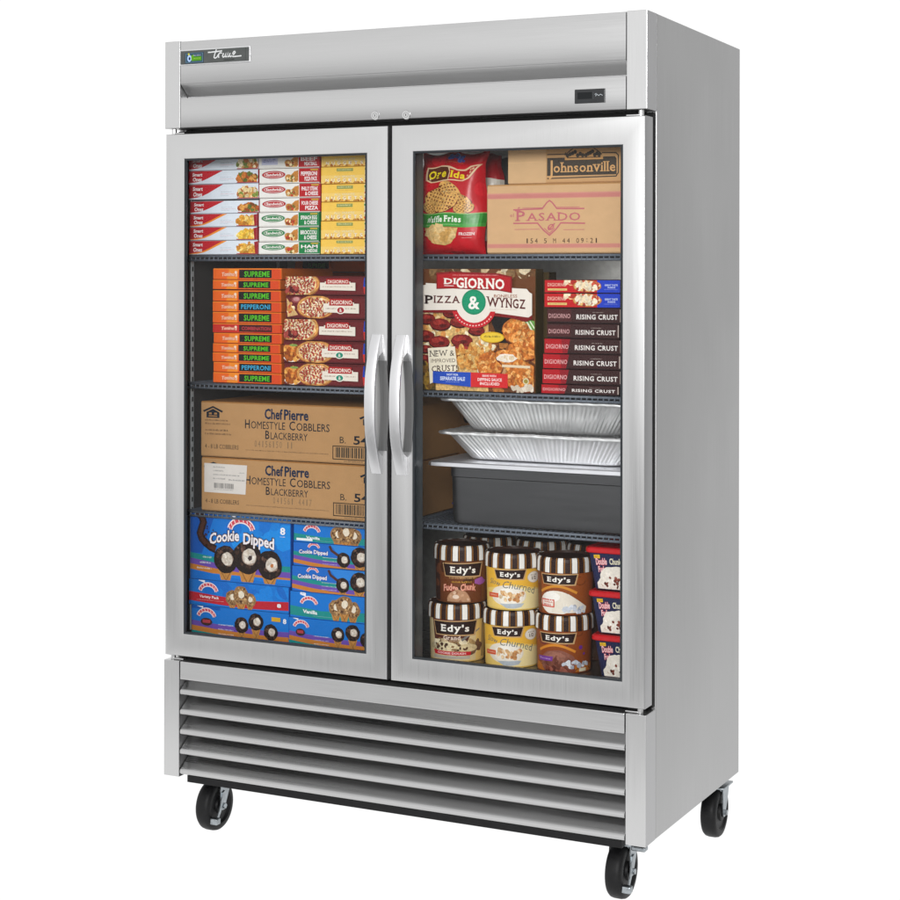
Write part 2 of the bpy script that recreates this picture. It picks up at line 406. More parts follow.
# ================================================================ the freezer
W, D, ZB, ZT = 1.30, .705, .155, 2.025
fz = empty('display_freezer', (W / 2, D / 2, 0))
tag(fz, 'tall stainless steel freezer with two glass doors standing on black casters', 'freezer')
def sh(mb):           # the carcass leans a hair towards its back
    mb.v = [(x, y, z - .012 * max(0, y - .066)) for x, y, z in mb.v]; return mb
YB = .066             # front of the carcass; doors and trim stand before it
X0, X1, Y1c, Z0, Z1 = .014, 1.286, .655, .498, 1.762     # the cavity
mb = MB()
mb.box(0, X0 - .002, YB, D, ZB, ZT, .0022); sh(mb).build('side_panel', ALU_SIDE, fz)
mb = MB(); mb.box(X1 + .002, W, YB, D, ZB, ZT, .0022); sh(mb).build('side_panel', ALU_SIDE, fz)
mb = MB()
mb.box(X0 - .0015, X1 + .0015, YB + .001, D - .001, Z1 + .002, ZT - .002, .001)
mb.box(X0 - .0015, X1 + .0015, YB + .05, D - .001, ZB + .003, Z0 - .002, .001)
mb.box(X0 - .0015, X1 + .0015, Y1c + .002, D - .002, Z0 - .0015, Z1 + .0015, .001)
sh(mb).build('carcass', ALU_SIDE, fz)
# liner: side walls and ceiling dark, back wall pale, steel floor
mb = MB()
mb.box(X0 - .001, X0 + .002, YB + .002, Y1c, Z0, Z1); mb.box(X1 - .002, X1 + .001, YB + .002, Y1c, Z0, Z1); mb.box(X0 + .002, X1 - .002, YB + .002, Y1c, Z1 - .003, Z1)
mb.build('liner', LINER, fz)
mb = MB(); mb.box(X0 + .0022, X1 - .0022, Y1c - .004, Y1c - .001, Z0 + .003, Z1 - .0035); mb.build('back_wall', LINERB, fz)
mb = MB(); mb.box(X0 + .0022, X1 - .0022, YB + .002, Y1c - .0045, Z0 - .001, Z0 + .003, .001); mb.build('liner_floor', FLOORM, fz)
# black face frame round the openings, seen in the gaps about the doors
mb = MB()
for r in ((.004, X0 + .012, YB - .012, YB + .0015, .455, 1.80), (X1 - .012, W - .003, YB - .012, YB + .0015, .455, 1.80), (X0 + .0125, X1 - .0125, YB - .012, YB + .0015, 1.755, 1.803), (X0 + .0125, X1 - .0125, YB - .012, YB + .0015, .445, .503), (.632, .668, YB - .0115, YB + .002, .5035, 1.7545)):
    mb.box(*r, .0015)
mb.build('face_frame', GASK, fz)
# ---- header
def edge_mat(o):       # same steel; the dimmer reflection of its side faces is put into the colour
    o.data.materials.append(STEEL_SHADED)
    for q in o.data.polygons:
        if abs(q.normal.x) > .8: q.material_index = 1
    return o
for x0, x1 in ((0, .0462), (1.2518, W)):
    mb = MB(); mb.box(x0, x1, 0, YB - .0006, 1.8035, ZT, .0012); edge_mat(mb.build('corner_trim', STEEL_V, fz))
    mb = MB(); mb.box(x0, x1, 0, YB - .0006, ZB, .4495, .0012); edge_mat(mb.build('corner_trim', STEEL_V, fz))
HX0, HX1 = .0480, 1.2500
mb = MB()
P = [(.060, 2.0235), (.002, 2.0235), (.0006, 2.0229), (0, 2.021), (0, 1.9165), (.0006, 1.9150), (.0022, 1.9135), (.0330, 1.8870), (.0345, 1.8850), (.0345, 1.8800), (.002, 1.8796), (.0006, 1.8790), (0, 1.8774), (0, 1.806), (.0006, 1.8046), (.002, 1.8042), (.060, 1.8042)]
mb.loops([[(HX0, y, z) for y, z in P], [(HX1, y, z) for y, z in P]], True, True, True)
mb.build('header_panel', STEEL_H, fz, smooth=.6, weld=True)
mb = MB(); mb.box(.02, 1.28, .0605, YB - .0008, 1.806, 2.02); mb.build('header_backing', GASK, fz)
# badge
bx0, bx1, bz0, bz1 = .0500, .2540, 1.9645, 1.9985
mb = MB(); mb.box(bx0 - .002, bx1 + .003, -.0022, -.0002, bz0 - .003, bz1 + .003, .0008); mb.build('badge_rim', STEEL_S, fz)
mb = MB(); mb.box(bx0, bx1, -.0040, -.0023, bz0, bz1, .0006); bd = mb.build('badge', BADGE, fz)
mb = MB(); A = Art(mb, flat(bx0, bz1, -.0041, bx1 - bx0, bz1 - bz0), bx1 - bx0, bz1 - bz0)
A.rect(.07, .16, .345, .95, '1d3350'); A.rect(.08, .20, .335, .90, '5f7d86'); A.rect(.09, .24, .325, .86, '24405c')
A.ell(.135, .58, .032, .26, 'a9c4ea', n=18); A.ell(.137, .60, .014, .12, '12243c', n=12)
A.poly([(.16, .38), (.20, .30), (.20, .80), (.165, .76)], '5f9a1c'); A.rect(.185, .46, .315, .78, '4f8f16'); A.scrib(.2, .33, .31, .44, 'c8d4d8', 1, 4); A.scrib(.20, .56, .30, .66, '9fd04a', 1, 4); A.ell(.125, .27, .014, .09, 'c8c430', n=8)
mb.build('eco_emblem', CARD, bd)
mb = MB(); A = Art(mb, flat(bx0, bz1, -.0041, bx1 - bx0, bz1 - bz0), bx1 - bx0, bz1 - bz0)
A.scrib(.64, .80, .80, .92, '0c0e0d', 1, 6); A.rect(.955, 0.02, .958, .98, '2c302e')
A.k = 40                                        # script lettering in bright metal strokes
wd = .0031; SC = 'd4d6d6'
A.line([(.41, .22), (.455, .22), (.62, .17)], wd, SC)
A.line([(.535, .04), (.51, .40), (.50, .62), (.515, .68), (.54, .62), (.555, .50), (.575, .34), (.565, .60), (.575, .66)], wd, SC)
A.line([(.575, .34), (.60, .30), (.615, .36)], wd, SC)
A.line([(.64, .34), (.625, .55), (.635, .64), (.655, .60), (.675, .36), (.665, .55), (.675, .63), (.69, .58), (.705, .34), (.695, .55), (.705, .63), (.725, .58), (.735, .36)], wd, SC)
A.line([(.735, .36), (.725, .55), (.74, .64), (.76, .58), (.785, .30), (.80, .26), (.81, .34), (.79, .48), (.765, .52), (.775, .64), (.81, .64), (.90, .62)], wd, SC)
mb.build('script_lettering', CARD, bd)
# control display
mb = MB(); mb.box(1.127, 1.2005, -.0028, -.0002, 1.8215, 1.8535, .001); dsp = mb.build('control_display', BLKPL, fz)
mb = MB(); A = Art(mb, flat(1.127, 1.8535, -.0029, .0735, .032), .0735, .032)
A.rect(.10, .22, .58, .70, '15181a'); A.line([(.62, .22), (.62, .70)], .0005, '5c6266'); A.line([(.67, .40), (.72, .34), (.70, .52), (.75, .40), (.80, .50), (.86, .40), (.93, .50)], .0012, 'aeb4b8'); A.scrib(.2, .82, .8, .88, '3a3f42', 1, 6)
mb.build('display_print', CARD, dsp)
for px_ in ((375.3, 115.6), (406.3, 115.0)):
    p = at(*px_, 0); mb = MB()
    for r0, r1, y0, y1 in ((.0002, .0098, -.0028, -.0028), (.0098, .0112, -.0028, -.0008), (.0112, .0112, -.0008, .0005)):
        mb.loops([[(p.x + r * math.cos(2 * PI * k / 28), y, p.z + r * math.sin(2 * PI * k / 28)) for k in range(28)] for r, y in ((r0, y0), (r1, y1))])
    lk = mb.build('lock', CHROME, fz, smooth=.5, weld=True)
    mb = MB(); mb.box(p.x - .0008, p.x + .0008, -.0034, -.0029, p.z - .0026, p.z + .0026)
    mb.loops([[(p.x + r * math.cos(2 * PI * k / 20), -.0031, p.z + r * math.sin(2 * PI * k / 20)) for k in range(20)] for r in (.0058, .0064)])
    mb.build('keyhole', BLACK, lk)
# ---- lower grille
mb = MB(); mb.box(HX0 + .001, HX1 - .001, .0, .045, .4035, .4490, .0018); mb.build('grille_band', STEEL_H, fz)
for zn in (.371, .3205, .270, .2195, .169):
    mb = MB(); top = zn + .0370
    P = [(.0515, top + .004), (.0500, top + .004), (.0486, top), (.0110, zn + .0110), (.0050, zn + .0075), (.0012, zn + .0042), (.0002, zn), (.0010, zn - .0040), (.0040, zn - .0066), (.010, zn - .0078), (.020, zn - .0078), (.020, zn - .0064), (.010, zn - .0062), (.0052, zn - .0052), (.0024, zn), (.0064, zn + .0060), (.0124, zn + .0100), (.0498, top - .001)]
    mb.loops([[(HX0 + .001, y, z) for y, z in P], [(HX1 - .001, y, z) for y, z in P]], True, True, True)
    mb.build('grille_slat', STEEL_G, fz, smooth=.7, weld=True)
mb = MB(); mb.box(HX0 - .001, HX1 + .001, .0545, .0580, .150, .402); mb.build('grille_backing', GASK, fz)
mb = MB(); mb.box(.062, 1.238, .014, .046, .1405, .1585, .001); mb.box(.05, 1.25, .07, .68, .134, .148, .001); mb.build('chassis', BLACK, fz)
# ---- shelves and pilasters
SA, SB, SC_ = 1.4815, 1.1535, .8235
def shelf(x0, x1, z):
    mb = MB(); t = .0032
    for zz in (z - t, z - .0128): mb.tube([(x0, .0715, zz), (x1, .0715, zz)], .0032, 8)
    n = int((x1 - x0) / .0135)
    for k in range(n + 1):
        x = x0 + (x1 - x0) * k / n
        mb.tube([(x, .070, z - .0140), (x, .0694, z - .0078), (x, .0705, z - .0016), (x, .076, z - .0012), (x, .60, z - .0012)], .0017, 6)
    for y in (.22, .42, .60): mb.tube([(x0, y, z - .005), (x1, y, z - .005)], .0026, 6)
    for x in (x0, x1): mb.tube([(x, .072, z - .005), (x, .60, z - .005)], .0028, 6)
    return mb.build('shelf', WIRE, fz, smooth=True)
for z, z2 in ((SA, SA), (SB, SB), (SC_, .8345)):
    shelf(.020, .640, z); shelf(.664, 1.280, z2)
for x in (X0 + .0035, X1 - .0035):
    for y in (.098, .52):
        mb = MB(); mb.box(x - .0014, x + .0014, y - .006, y + .006, .51, 1.74, .0006)
        pl = mb.build('shelf_pilaster', WIREP, fz)
        mb = MB(); sg = 1 if x < .5 else -1
        for k in range(46): mb.box(x + sg * .0014, x + sg * .0018, y - .0025, y + .0025, .53 + k * .026, .542 + k * .026)
        mb.build('slots', BLACK, pl)
# ---- doors
def rect4(x0, x1, z0, z1, y): return [(x0, y, z0), (x1, y, z0), (x1, y, z1), (x0, y, z1)]
def door(x0, x1, gx0, gx1, back, hx):
    z0, z1, g0, g1 = .4625, 1.7890, .5195, 1.7255
    L = [rect4(x0, x1, z0, z1, .050), rect4(x0, x1, z0, z1, .0032), rect4(x0 + .0005, x1 - .0005, z0 + .0005, z1 - .0005, .0015), rect4(x0 + .0014, x1 - .0014, z0 + .0014, z1 - .0014, .0005), rect4(x0 + .003, x1 - .003, z0 + .003, z1 - .003, 0),
         rect4(gx0 - .0012, gx1 + .0012, g0 - .0012, g1 + .0012, 0), rect4(gx0, gx1, g0, g1, .0012), rect4(gx0, gx1, g0, g1, .012),
         rect4(back[0], back[1], g0 - .006, g1 + .012, .050)]
    mb = MB(); mb.loops(L, True, False, False, wrap=True)
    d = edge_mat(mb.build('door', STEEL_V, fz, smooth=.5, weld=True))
    # dark glazing seal lining the opening
    mb = MB(); s = .0050
    mb.loops([rect4(gx0 + .0002, gx1 - .0002, g0 + .0002, g1 - .0002, .0010), rect4(gx0 + s, gx1 - s, g0 + s, g1 - s, .0016), rect4(gx0 + s, gx1 - s, g0 + s, g1 - s, .0085), rect4(gx0 + .0003, gx1 - .0003, g0 + .0003, g1 - .0003, .0085)], wrap=True)
    mb.build('glazing_seal', GLZ, d)
    mb = MB(); q = .0006
    mb.loops([rect4(gx0 + q, gx1 - q, g0 + q, g1 - q, .0146), rect4(back[0] + q, back[1] - q, g0 - .006 + q, g1 + .012 - q, .0494), rect4(back[0] + .002, back[1] - .002, g0 - .004, g1 + .010, .0494), rect4(gx0 + .002, gx1 - .002, g0 + .002, g1 - .002, .0146)], wrap=True)
    mb.build('jamb_lining', SEAL, d)
    mb = MB(); mb.box(gx0 + .0004, gx1 - .0004, .0090, .0130, g0 + .0004, g1 - .0004); mb.build('glass_pane', GLASS, d)
    mb = MB(); mb.loops([rect4(x0 + .005, x1 - .005, z0 + .005, z1 - .005, .0502), rect4(x0 + .005, x1 - .005, z0 + .005, z1 - .005, .0640), rect4(x0 + .03, x1 - .03, z0 + .03, z1 - .03, .0640), rect4(x0 + .03, x1 - .03, z0 + .03, z1 - .03, .0502)], wrap=True)
    # bow handle: a strap that bulges out, standing on two feet
    mb = MB(); zc, hl, wd = 1.1225, .1665, .0280
    Lp = []; n = 32
    for i in range(n + 1):
        t = -1 + 2 * i / n; z = zc + t * hl
        bow = .0080 + .035 * (1 - abs(t) ** 2.3)
        thick = .0065 if abs(t) < .8 else .0065 + (abs(t) - .8) / .2 * .0
        yo = -bow; yi = -bow + thick if abs(t) < .68 else min(-.0003, -bow + thick + (abs(t) - .68) / .12 * .05)
        yi = min(yi, -.0003)
        w2 = wd / 2 * (1 - .03 * abs(t) ** 2); r = .0022
        # crowned strap section
        Lp.append([(hx - w2, yi, z), (hx - w2, yo + r, z), (hx - w2 + r * .4, yo + r * .4, z), (hx - w2 + r * 1.4, yo, z), (hx, yo - .0008, z), (hx + w2 - r * 1.4, yo, z), (hx + w2 - r * .4, yo + r * .4, z), (hx + w2, yo + r, z), (hx + w2, yi, z)])
    mb.loops(Lp, True, True, True)
    h = mb.build('handle', STEEL_S, d, smooth=.6, weld=True)
    mb = MB(); hb = []
    for i in range(25):                       # dark plate shaped as the bow's reflection in the door steel
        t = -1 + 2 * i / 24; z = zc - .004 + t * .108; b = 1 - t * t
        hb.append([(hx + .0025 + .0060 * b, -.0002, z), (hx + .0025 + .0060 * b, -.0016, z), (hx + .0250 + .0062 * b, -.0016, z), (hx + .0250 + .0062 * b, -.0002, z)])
    mb.loops(hb, True, True, True); mb.build('reflection_plate', REFL, h)
    return d
REFL = steel('dark_handle_reflection', (.26, .26, .26), .45, (30, 30, .5), .06)
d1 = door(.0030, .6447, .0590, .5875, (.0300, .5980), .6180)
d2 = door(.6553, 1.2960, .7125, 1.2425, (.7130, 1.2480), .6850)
for d, x in ((d1, .018), (d2, 1.281)):
    for z0, z1 in ((1.7893, 1.8030), (.4500, .4620)):
        mb = MB(); mb.lathe([(.0001, 0), (.0065, 0), (.0065, z1 - z0 - .0006), (.0001, z1 - z0 - .0006)], (x, .016, z0 + .0003), 'z', 16)
        s_ = 1 if x < .5 else -1
        mb.box(min(x, x + s_ * .034), max(x, x + s_ * .034), .010, .048, z0 + .0004, z0 + .004, .001)
        mb.build('hinge', CHROME, d, smooth=.5)
# ---- casters
def caster(x, y, zt, brake):
    mb = MB(); mb.box(x - .034, x + .034, y - .040, y + .040, zt - .005, zt, .0015); mb.lathe([(.001, -.018), (.027, -.016), (.029, -.005), (.001, -.005)], (x, y, zt), 'z', 28)
    c = mb.build('caster', ZINC, fz, smooth=.5)
    wy = y - .010; r = .0640
    mb = MB(); hw = .0205
    mb.lathe([(.012, -hw - .002), (.020, -hw - .001), (.022, -hw + .004), (.040, -hw + .005), (.046, -hw), (.052, -hw), (.0590, -hw + .002), (.0625, -hw + .006), (r, -hw + .013), (r, hw - .013), (.0625, hw - .006), (.0590, hw - .002), (.052, hw), (.046, hw), (.040, hw - .005), (.022, hw - .004), (.020, hw + .001), (.012, hw + .002)], (x, wy, r + .0004), 'x', 56)
    mb.build('wheel', BLACK, c, smooth=.6, weld=True)
    for s_ in (-1, 1):
        xx = x + s_ * .0255
        q = [(y - .018, zt - .0055), (y + .028, zt - .0055), (y + .020, zt - .030), (wy + .012, r + .004), (wy + .007, r - .010), (wy - .006, r - .010), (wy - .011, r + .004), (y - .022, zt - .030)]
        mb = MB(); mb.loops([[(xx - .0013, a, b) for a, b in q], [(xx + .0013, a, b) for a, b in q]], True, True, True)
        fk = mb.build('fork_plate', ZINC if s_ > 0 else BLKPL, c)
        mb = MB(); mb.lathe([(.0002, -.004), (.0070, -.004), (.0070, .004), (.0002, .004)], (xx + s_ * .0045, wy, r + .0008), 'x', 6); mb.build('axle_nut', ZINC, fk)
    if brake:
        mb = MB(); a, b = x + .0270, x + .0300
        q = [(y - .006, zt - .030), (y - .016, zt - .034), (wy - .022, r - .006), (wy - .036, r - .026), (wy - .030, r - .032), (wy - .014, r - .010), (y - .004, zt - .040)]
        mb.loops([[(a, s, t) for s, t in q], [(b, s, t) for s, t in q]], True, True, True)
        mb.box(x + .018, x + .040, wy - .050, wy - .031, r - .036, r - .020, .003)
        mb.build('brake_pedal', ZINC, c)
        mb = MB(); mb.box(x + .030, x + .064, y - .030, y - .006, zt - .016, zt - .0055, .003); mb.build('brake_bracket', ZINC, c)
for x, y, b in ((.088, .110, 1), (1.207, .105, 1), (.110, .620, 0), (1.262, .630, 0)): caster(x, y, .1335, b)
# ================================================================ the goods, each a thing of its own
YP = .075
def X(px, py=300, Y=YP): return at(px, py, Y).x
def Z(px, py, Y=YP): return at(px, py, Y).z
def rows(px, ys, zb):
    zs = [Z(px, y) for y in ys]; zs[-1] = zb; return zs

# ---------------- left, top shelf: red and white meal boxes
def meal_art(food, seed, orange):
    def art(A):
        A.rect(0, 0, 1, 1, 'dfe6f0')
        cv = [(0, 0), (.50, 0), (.44, .16), (.36, .38), (.28, .60), (.20, .78), (.12, .88), (0, .95)]
        if orange: A.poly([(0, 0), (.56, 0), (.49, .18), (.40, .42), (.31, .66), (.22, .86), (.12, .97), (0, 1)], 'f0902c')
        A.poly(cv, 'c21a28'); A.poly([(0, 0), (.20, 0), (.15, .5), (.06, .9), (0, .94)], 'b3101f')
        A.text('Smart', .055, .14, .20, .40, 'fbeff0', .035, .12, edge='8c0f1c', ew=.03); A.text('Ones', .06, .50, .19, .80, 'fbeff0', .035, .12, edge='8c0f1c', ew=.03)
        A.scrib(.46, .50, .62, .56, '8e95a2', 1, 8); A.scrib(.46, .64, .66, .70, 'd08b94', 1, 9); A.scrib(.46, .76, .58, .81, '9aa0ab', 1, 7)
        A.ell(.84, .66, .16, .36, 'f3f1ec')
        sets = {'orange': ('c9742a', 'a9501d', '7d4318', 'd99a48', '62702a'), 'yellow': ('e6b245', 'd9992f', 'f2d27c', 'c77f22'), 'mixed': ('d8a25a', 'e7cf9a', 'b76b34', '7b8a3a', 'f0e0bc'), 'cheese': ('f0c848', 'e5ae30', 'f7dd86')}[food]
        A.ell(.85, .62, .145, .36, sets[0], 1); A.blobs(.85, .62, .14, .36, sets, 46, .0075, 1, seed)
        A.rect(.70, .94, 1, 1, 'b01525')
        if orange: A.poly([(.95, .1), (1, .05), (1, 1), (.965, 1)], '9c1020')
    return art
tops = [156.5, 171, 184.6, 200, 214, 227.2, 240.6, 254.5]
zs = rows(190, tops, SA + .0012)
foods = ['mixed', 'orange', 'mixed', 'orange', 'yellow', 'cheese', 'yellow']
desc = ['rice and vegetables', 'orange casserole', 'pale noodles and peas', 'browned meat slices', 'golden macaroni', 'yellow cheese pasta', 'curled yellow pasta']
le = [188, 188, 188, 189.3, 189.5, 189.5, 188.5]; ri = [257.6, 257.8, 258, 258.2, 257, 257, 257.6]
for i in range(7):
    carton('frozen_meal_box', f'red and white meal box showing {desc[i]}, {place(i, 7)} its stack', 'frozen meal', 'red and white frozen meal boxes', X(le[i]), X(ri[i]), zs[i + 1] + .0007, zs[i] - (.0035 if i == 3 else .0004), meal_art(foods[i], i * 7 + 1, i > 3), 'd8dde6', 'a81322', jig=random.uniform(0, .003))
# sandwich boxes
def sand_art(col, l1, l2, first, seed):
    def art(A):
        A.rect(0, 0, 1, 1, 'efede9'); A.rect(0, .93, .62, .96, 'cfc9c4')
        if not first:
            A.ell(.24, .40, .205, .29, 'b9b4b4'); A.ell(.24, .40, .195, .265, col); A.ell(.24, .40, .165, .20, 'efe9e6'); A.ell(.24, .40, .155, .175, col)
            A.text('Sandwich', .11, .30, .37, .48, 'f4efec', .03, .02)
            A.scrib(.16, .72, .34, .77, 'c2b9b2', 1, 6)
        else:
            A.rect(.05, .25, .32, .75, 'c9cbe6'); A.scrib(.08, .3, .30, .6, '5c64b0', 2, 5)
        # halves of a stuffed wrap
        A.poly([(.44, .80), (.60, .16), (.66, .30), (.64, .95), (.46, .92)], 'd7a35c', .8); A.ell(.50, .66, .07, .26, 'c8893f', .8, rot=.4); A.ell(.575, .70, .06, .27, 'e0b878', .8, rot=.5)
        A.poly([(.53, .62), (.58, .22), (.655, .12), (.655, .86), (.60, .90)], 'bf7d35', .8); A.blobs(.53, .70, .06, .18, ('c23b22', 'e6c27e', '9c4a22', 'efd9a8', '7f6f2c'), 18, .0038, 1, seed)
        A.win = (.665, 0, 1, 1)
        A.rect(.665, 0, 1, .97, col); A.rect(.86, .06, .98, .16, 'c8a83c')
        A.text(l1, .70, .22, .97, .50, 'f5eeee', .035); A.text(l2, .76, .58, .97, .86, 'f5eeee', .035)
        A.win = (0, 0, 1, 1)
    return art
t2 = [154, 168.2, 183.4, 197.8, 212.2, 226.8, 241.8, 255.5]; zs = rows(290, t2, SA + .0012)
R_, G_ = 'b8141f', '0f8043'
sd = [(R_, 'BEEF', 'MEATBALL', 'meatball'), (R_, 'PEPPERONI', 'PIZZA PACK', 'pepperoni pizza'), (R_, 'PHILLY STEAK', '& CHEESE', 'steak and cheese'), (R_, 'FOUR CHEESE', 'PIZZA', 'four cheese pizza'), (G_, 'SPINACH EGG', '& CHEESE', 'spinach egg and cheese'), (G_, 'BROCCOLI', '& CHEESE', 'broccoli and cheese'), (G_, 'HAM', '& CHEDDAR', 'ham and cheddar')]
for i in range(7):
    c, a, b, nm = sd[i]
    carton('sandwich_box', f'white sandwich box with {"red" if c == R_ else "green"} {nm} panel, {place(i, 7)} its stack', 'frozen sandwich', 'white stuffed sandwich boxes', X(258.4 + (.4 if i % 2 else -.2)), X(319 + random.uniform(-.6, .4)), zs[i + 1] + .0006, zs[i] - .0004, sand_art(c, a, b, i == 0, i), 'e6e2dd', c, jig=random.uniform(0, .004))
# yellow nugget boxes
def nug_art(A):
    A.rect(0, 0, 1, 1, 'f0b83c'); A.rect(.02, .02, .98, .5, 'f6c957'); A.rect(0, .5, 1, 1, 'f7d072')
    A.rect(.34, .08, .70, .27, '8f9a55'); A.scrib(.37, .12, .67, .23, 'e8e0a8', 1, 6); A.scrib(.30, .34, .72, .38, 'c58f33', 1, 8); A.scrib(.1, .47, .9, .49, 'd99e38', 1, 12)
    A.text('ALL WHITE', .28, .52, .74, .66, 'f6e7b4', .02, 0, edge='c08a30', ew=.03)
    s = 'NUGGETS'
    for k, ch in enumerate(s):
        A.text(ch, .10 + k * .125, .70, .165 + k * .125, .90, 'fbf3dc', .05, 0, edge='c07a28', ew=.05)
    A.blobs(.5, .97, .45, .04, ('c8822c', 'd99a44', 'b86d22'), 14, .004, 1, 5)
    A.rect(.955, 0, 1, 1, 'ddd0a8'); A.blobs(.98, .5, .018, .5, ('4d8f4f', 'd7542e', 'efe7d2', 'e0a838'), 12, .003, .6, 8)
t3 = [149, 166.6, 183.8, 201.8, 220.8, 239, 256.3]; zs = rows(340, t3, SA + .0012)
for i in range(6):
    carton('snack_box', f'yellow chicken nugget box, {place(i, 6)} the yellow stack beside the door frame', 'frozen snack', 'yellow nugget boxes', X(320.5), X(366.5 + random.uniform(-.7, .7)), zs[i + 1] + .0006, zs[i] - .0004, nug_art, 'e8b544', 'e6ddc4', jig=random.uniform(0, .004), rz=random.uniform(-.006, .006))

# ---------------- left, second shelf: orange and maroon pizza boxes
def opiz_art(kind):
    def art(A):
        A.rect(0, 0, 1, 1, 'c9231f' if kind == 'COMBO' else 'e2560f'); A.rect(0, 0, .36, .96, 'c52a20' if kind == 'COMBO' else 'e8641a'); A.rect(0, 0, 1, .07, 'ee8a1e'); A.rect(.86, .05, .98, .97, 'd8481a')
        if kind != 'COMBO': A.poly([(.24, 0), (.38, 0), (.36, 1), (.20, 1)], 'ef8a22')
        A.text("Tonino's", .12, .36, .35, .74, 'f3c9b0', .05, .15, arc=.06, edge='cf5a3a', ew=.05); A.ell(.335, .36, .018, .14, 'f1d9c4')
        A.rect(.385, .10, .86, .90, '15130f' if kind != 'COMBO' else '3a1412')
        if kind == 'SUPREME': A.text('SUPREME', .46, .24, .83, .76, '55c41c', .022, spacing=1.06)
        elif kind == 'PEPPERONI': A.text('PEPPERONI', .42, .24, .84, .74, '38a9d8', .018, spacing=1.06)
        else: A.text('COMBINATION', .42, .30, .84, .70, 'b83440', .04)
        A.scrib(.40, .93, .60, .97, 'f3c070', 1, 6)
    return art
t4 = [268.2, 279.6, 290, 301.2, 311.6, 323, 332.6, 343, 352.2, 361.6, 371.8, 382]; zs = rows(213, t4, SB + .0012)
kinds = ['SUPREME', 'SUPREME', 'SUPREME', 'PEPPERONI', 'SUPREME', 'COMBO', 'SUPREME', 'SUPREME', 'SUPREME', 'PEPPERONI', 'SUPREME']
for i in range(11):
    k = kinds[i]
    lab = {'SUPREME': 'orange pizza box with green lettering on black', 'PEPPERONI': 'orange pizza box with light blue lettering on black', 'COMBO': 'red pizza box with red lettering'}[k]
    carton('pizza_box', f'{lab}, {place(i, 11)} its stack', 'frozen pizza', 'slim orange pizza boxes', X(212.2 + random.uniform(-.4, .8)), X(281 + random.uniform(-.8, .4)), zs[i + 1] + (.0022 if i == 1 else .0007), zs[i] - .0004, opiz_art(k), 'e0601c', 'd2691c', jig=random.uniform(0, .006), depth=.26, rz=random.uniform(-.012, .012))
def mpiz_art(v):
    def art(A):
        A.rect(0, 0, 1, 1, '6c1d22'); A.rect(0, .0, 1, .10, '5c161a'); A.rect(0, .94, 1, 1, '56141a')
        if v == 0:
            A.pizza(.17, .42, .25, .74, 70, .0050, 3, 'b04a40'); A.blobs(.08, .75, .07, .2, ('7c1f1c', 'a8443c', '591218'), 8, .008, 1, 2)
        elif v == 1:
            A.poly([(.01, .1), (.15, .85), (.02, .95)], 'dcb478', .9); A.blobs(.05, .6, .04, .3, ('b9402c', 'f0dcb0', 'c98a4a'), 12, .006, 1, 4); A.ell(.13, .17, .06, .14, '9c4a4e', .8); A.ell(.13, .15, .04, .09, 'c98d8c', .6)
            A.pizza(.37, .50, .235, .54, 64, .0050, 5, 'b04a40')
        else:
            A.ell(.10, .60, .125, .40, 'eee4d8'); A.ell(.10, .57, .11, .36, 'c9762c', 1); A.blobs(.10, .56, .11, .34, ('d98c3c', 'b05c1c', 'e8a954', '8f4413'), 34, .008, 1, 6); A.ell(.12, .2, .05, .06, '86a04e', .6)
            A.pizza(.38, .50, .235, .55, 64, .0050, 7, 'b04a40')
        u = .04 if v else 0
        A.poly([(.43 + u, .33), (.49 + u, .33), (.49 + u, .27), (.80 + u, .27), (.80 + u, .33), (.86 + u, .33), (.86 + u, .76), (.43 + u, .72)], 'ece3d6')
        A.poly([(.51 + u, .12), (.78 + u, .12), (.79 + u, .42), (.50 + u, .42)], 'b01c20')
        A.text('DIGIORNO', .525 + u, .18, .775 + u, .36, 'f5ece0', .015)
        A.scrib(.46 + u, .52, .83 + u, .60, '8a6a58', 1, 10)
        if v: A.ell(.64 + u, .62, .055, .17, 'f2ebe0'); A.ell(.64 + u, .62, .042, .13, '1f8a72' if v == 2 else 'a82a34'); A.text('&', .625 + u, .54, .655 + u, .70, 'f2ebe0', .01)
        if v != 1: A.poly([(.965, .06), (1, .02), (1, .55), (.955, .55)], '1d3fb5'); A.poly([(.955, .55), (1, .55), (1, .97), (.965, .92)], 'd2302c')
    return art
t5 = [276, 295.3, 318.7, 340.5, 362.6, 384.5]; zs = rows(292, t5, SB + .0012)
var = [0, 1, 0, 2, 2]; le = [285.3, 285, 283.6, 283.4, 284.4]
mdesc = ['maroon pizza box with square pizza picture, topmost of its stack', 'maroon pizza box with a cut slice beside a round pizza, second in its stack', 'maroon pizza box with square pizza picture, at the middle of its stack', 'maroon pizza box with chicken plate picture, second from the bottom', 'maroon pizza box with chicken plate picture, at the bottom of its stack']
for i in range(5):
    carton('pizza_box', mdesc[i], 'frozen pizza', 'wide maroon pizza boxes', X(le[i]), X(367.6), zs[i + 1] + .0008, zs[i] - .0005, mpiz_art(var[i]), '66191e', '6c1d22', jig=random.uniform(0, .004), depth=.30)
# boxes seen behind the maroon stack
bz = at(300, 276, .40)
def back_art(A): A.rect(0, 0, 1, 1, 'd8641c'); A.rect(0, 0, .18, 1, '8c8c88'); A.rect(.36, .12, .96, .9, '11120f'); A.text('SUPREME', .48, .3, .88, .72, '2f6f14', .05)
carton('pizza_box', 'orange pizza box lying in the back, peeping over the maroon stack', 'frozen pizza', None, at(286, 276, .40).x, at(329, 276, .40).x, SB + .0012, SB + .285, None, 'b8561c', y=.402, depth=.2)
carton('pizza_box', 'black and green end of a pizza box lying on the orange box at the back', 'frozen pizza', None, at(287, 270, .40).x, at(331, 270, .40).x, SB + .2862, SB + .320, back_art, 'd8641c', y=.400, depth=.2)

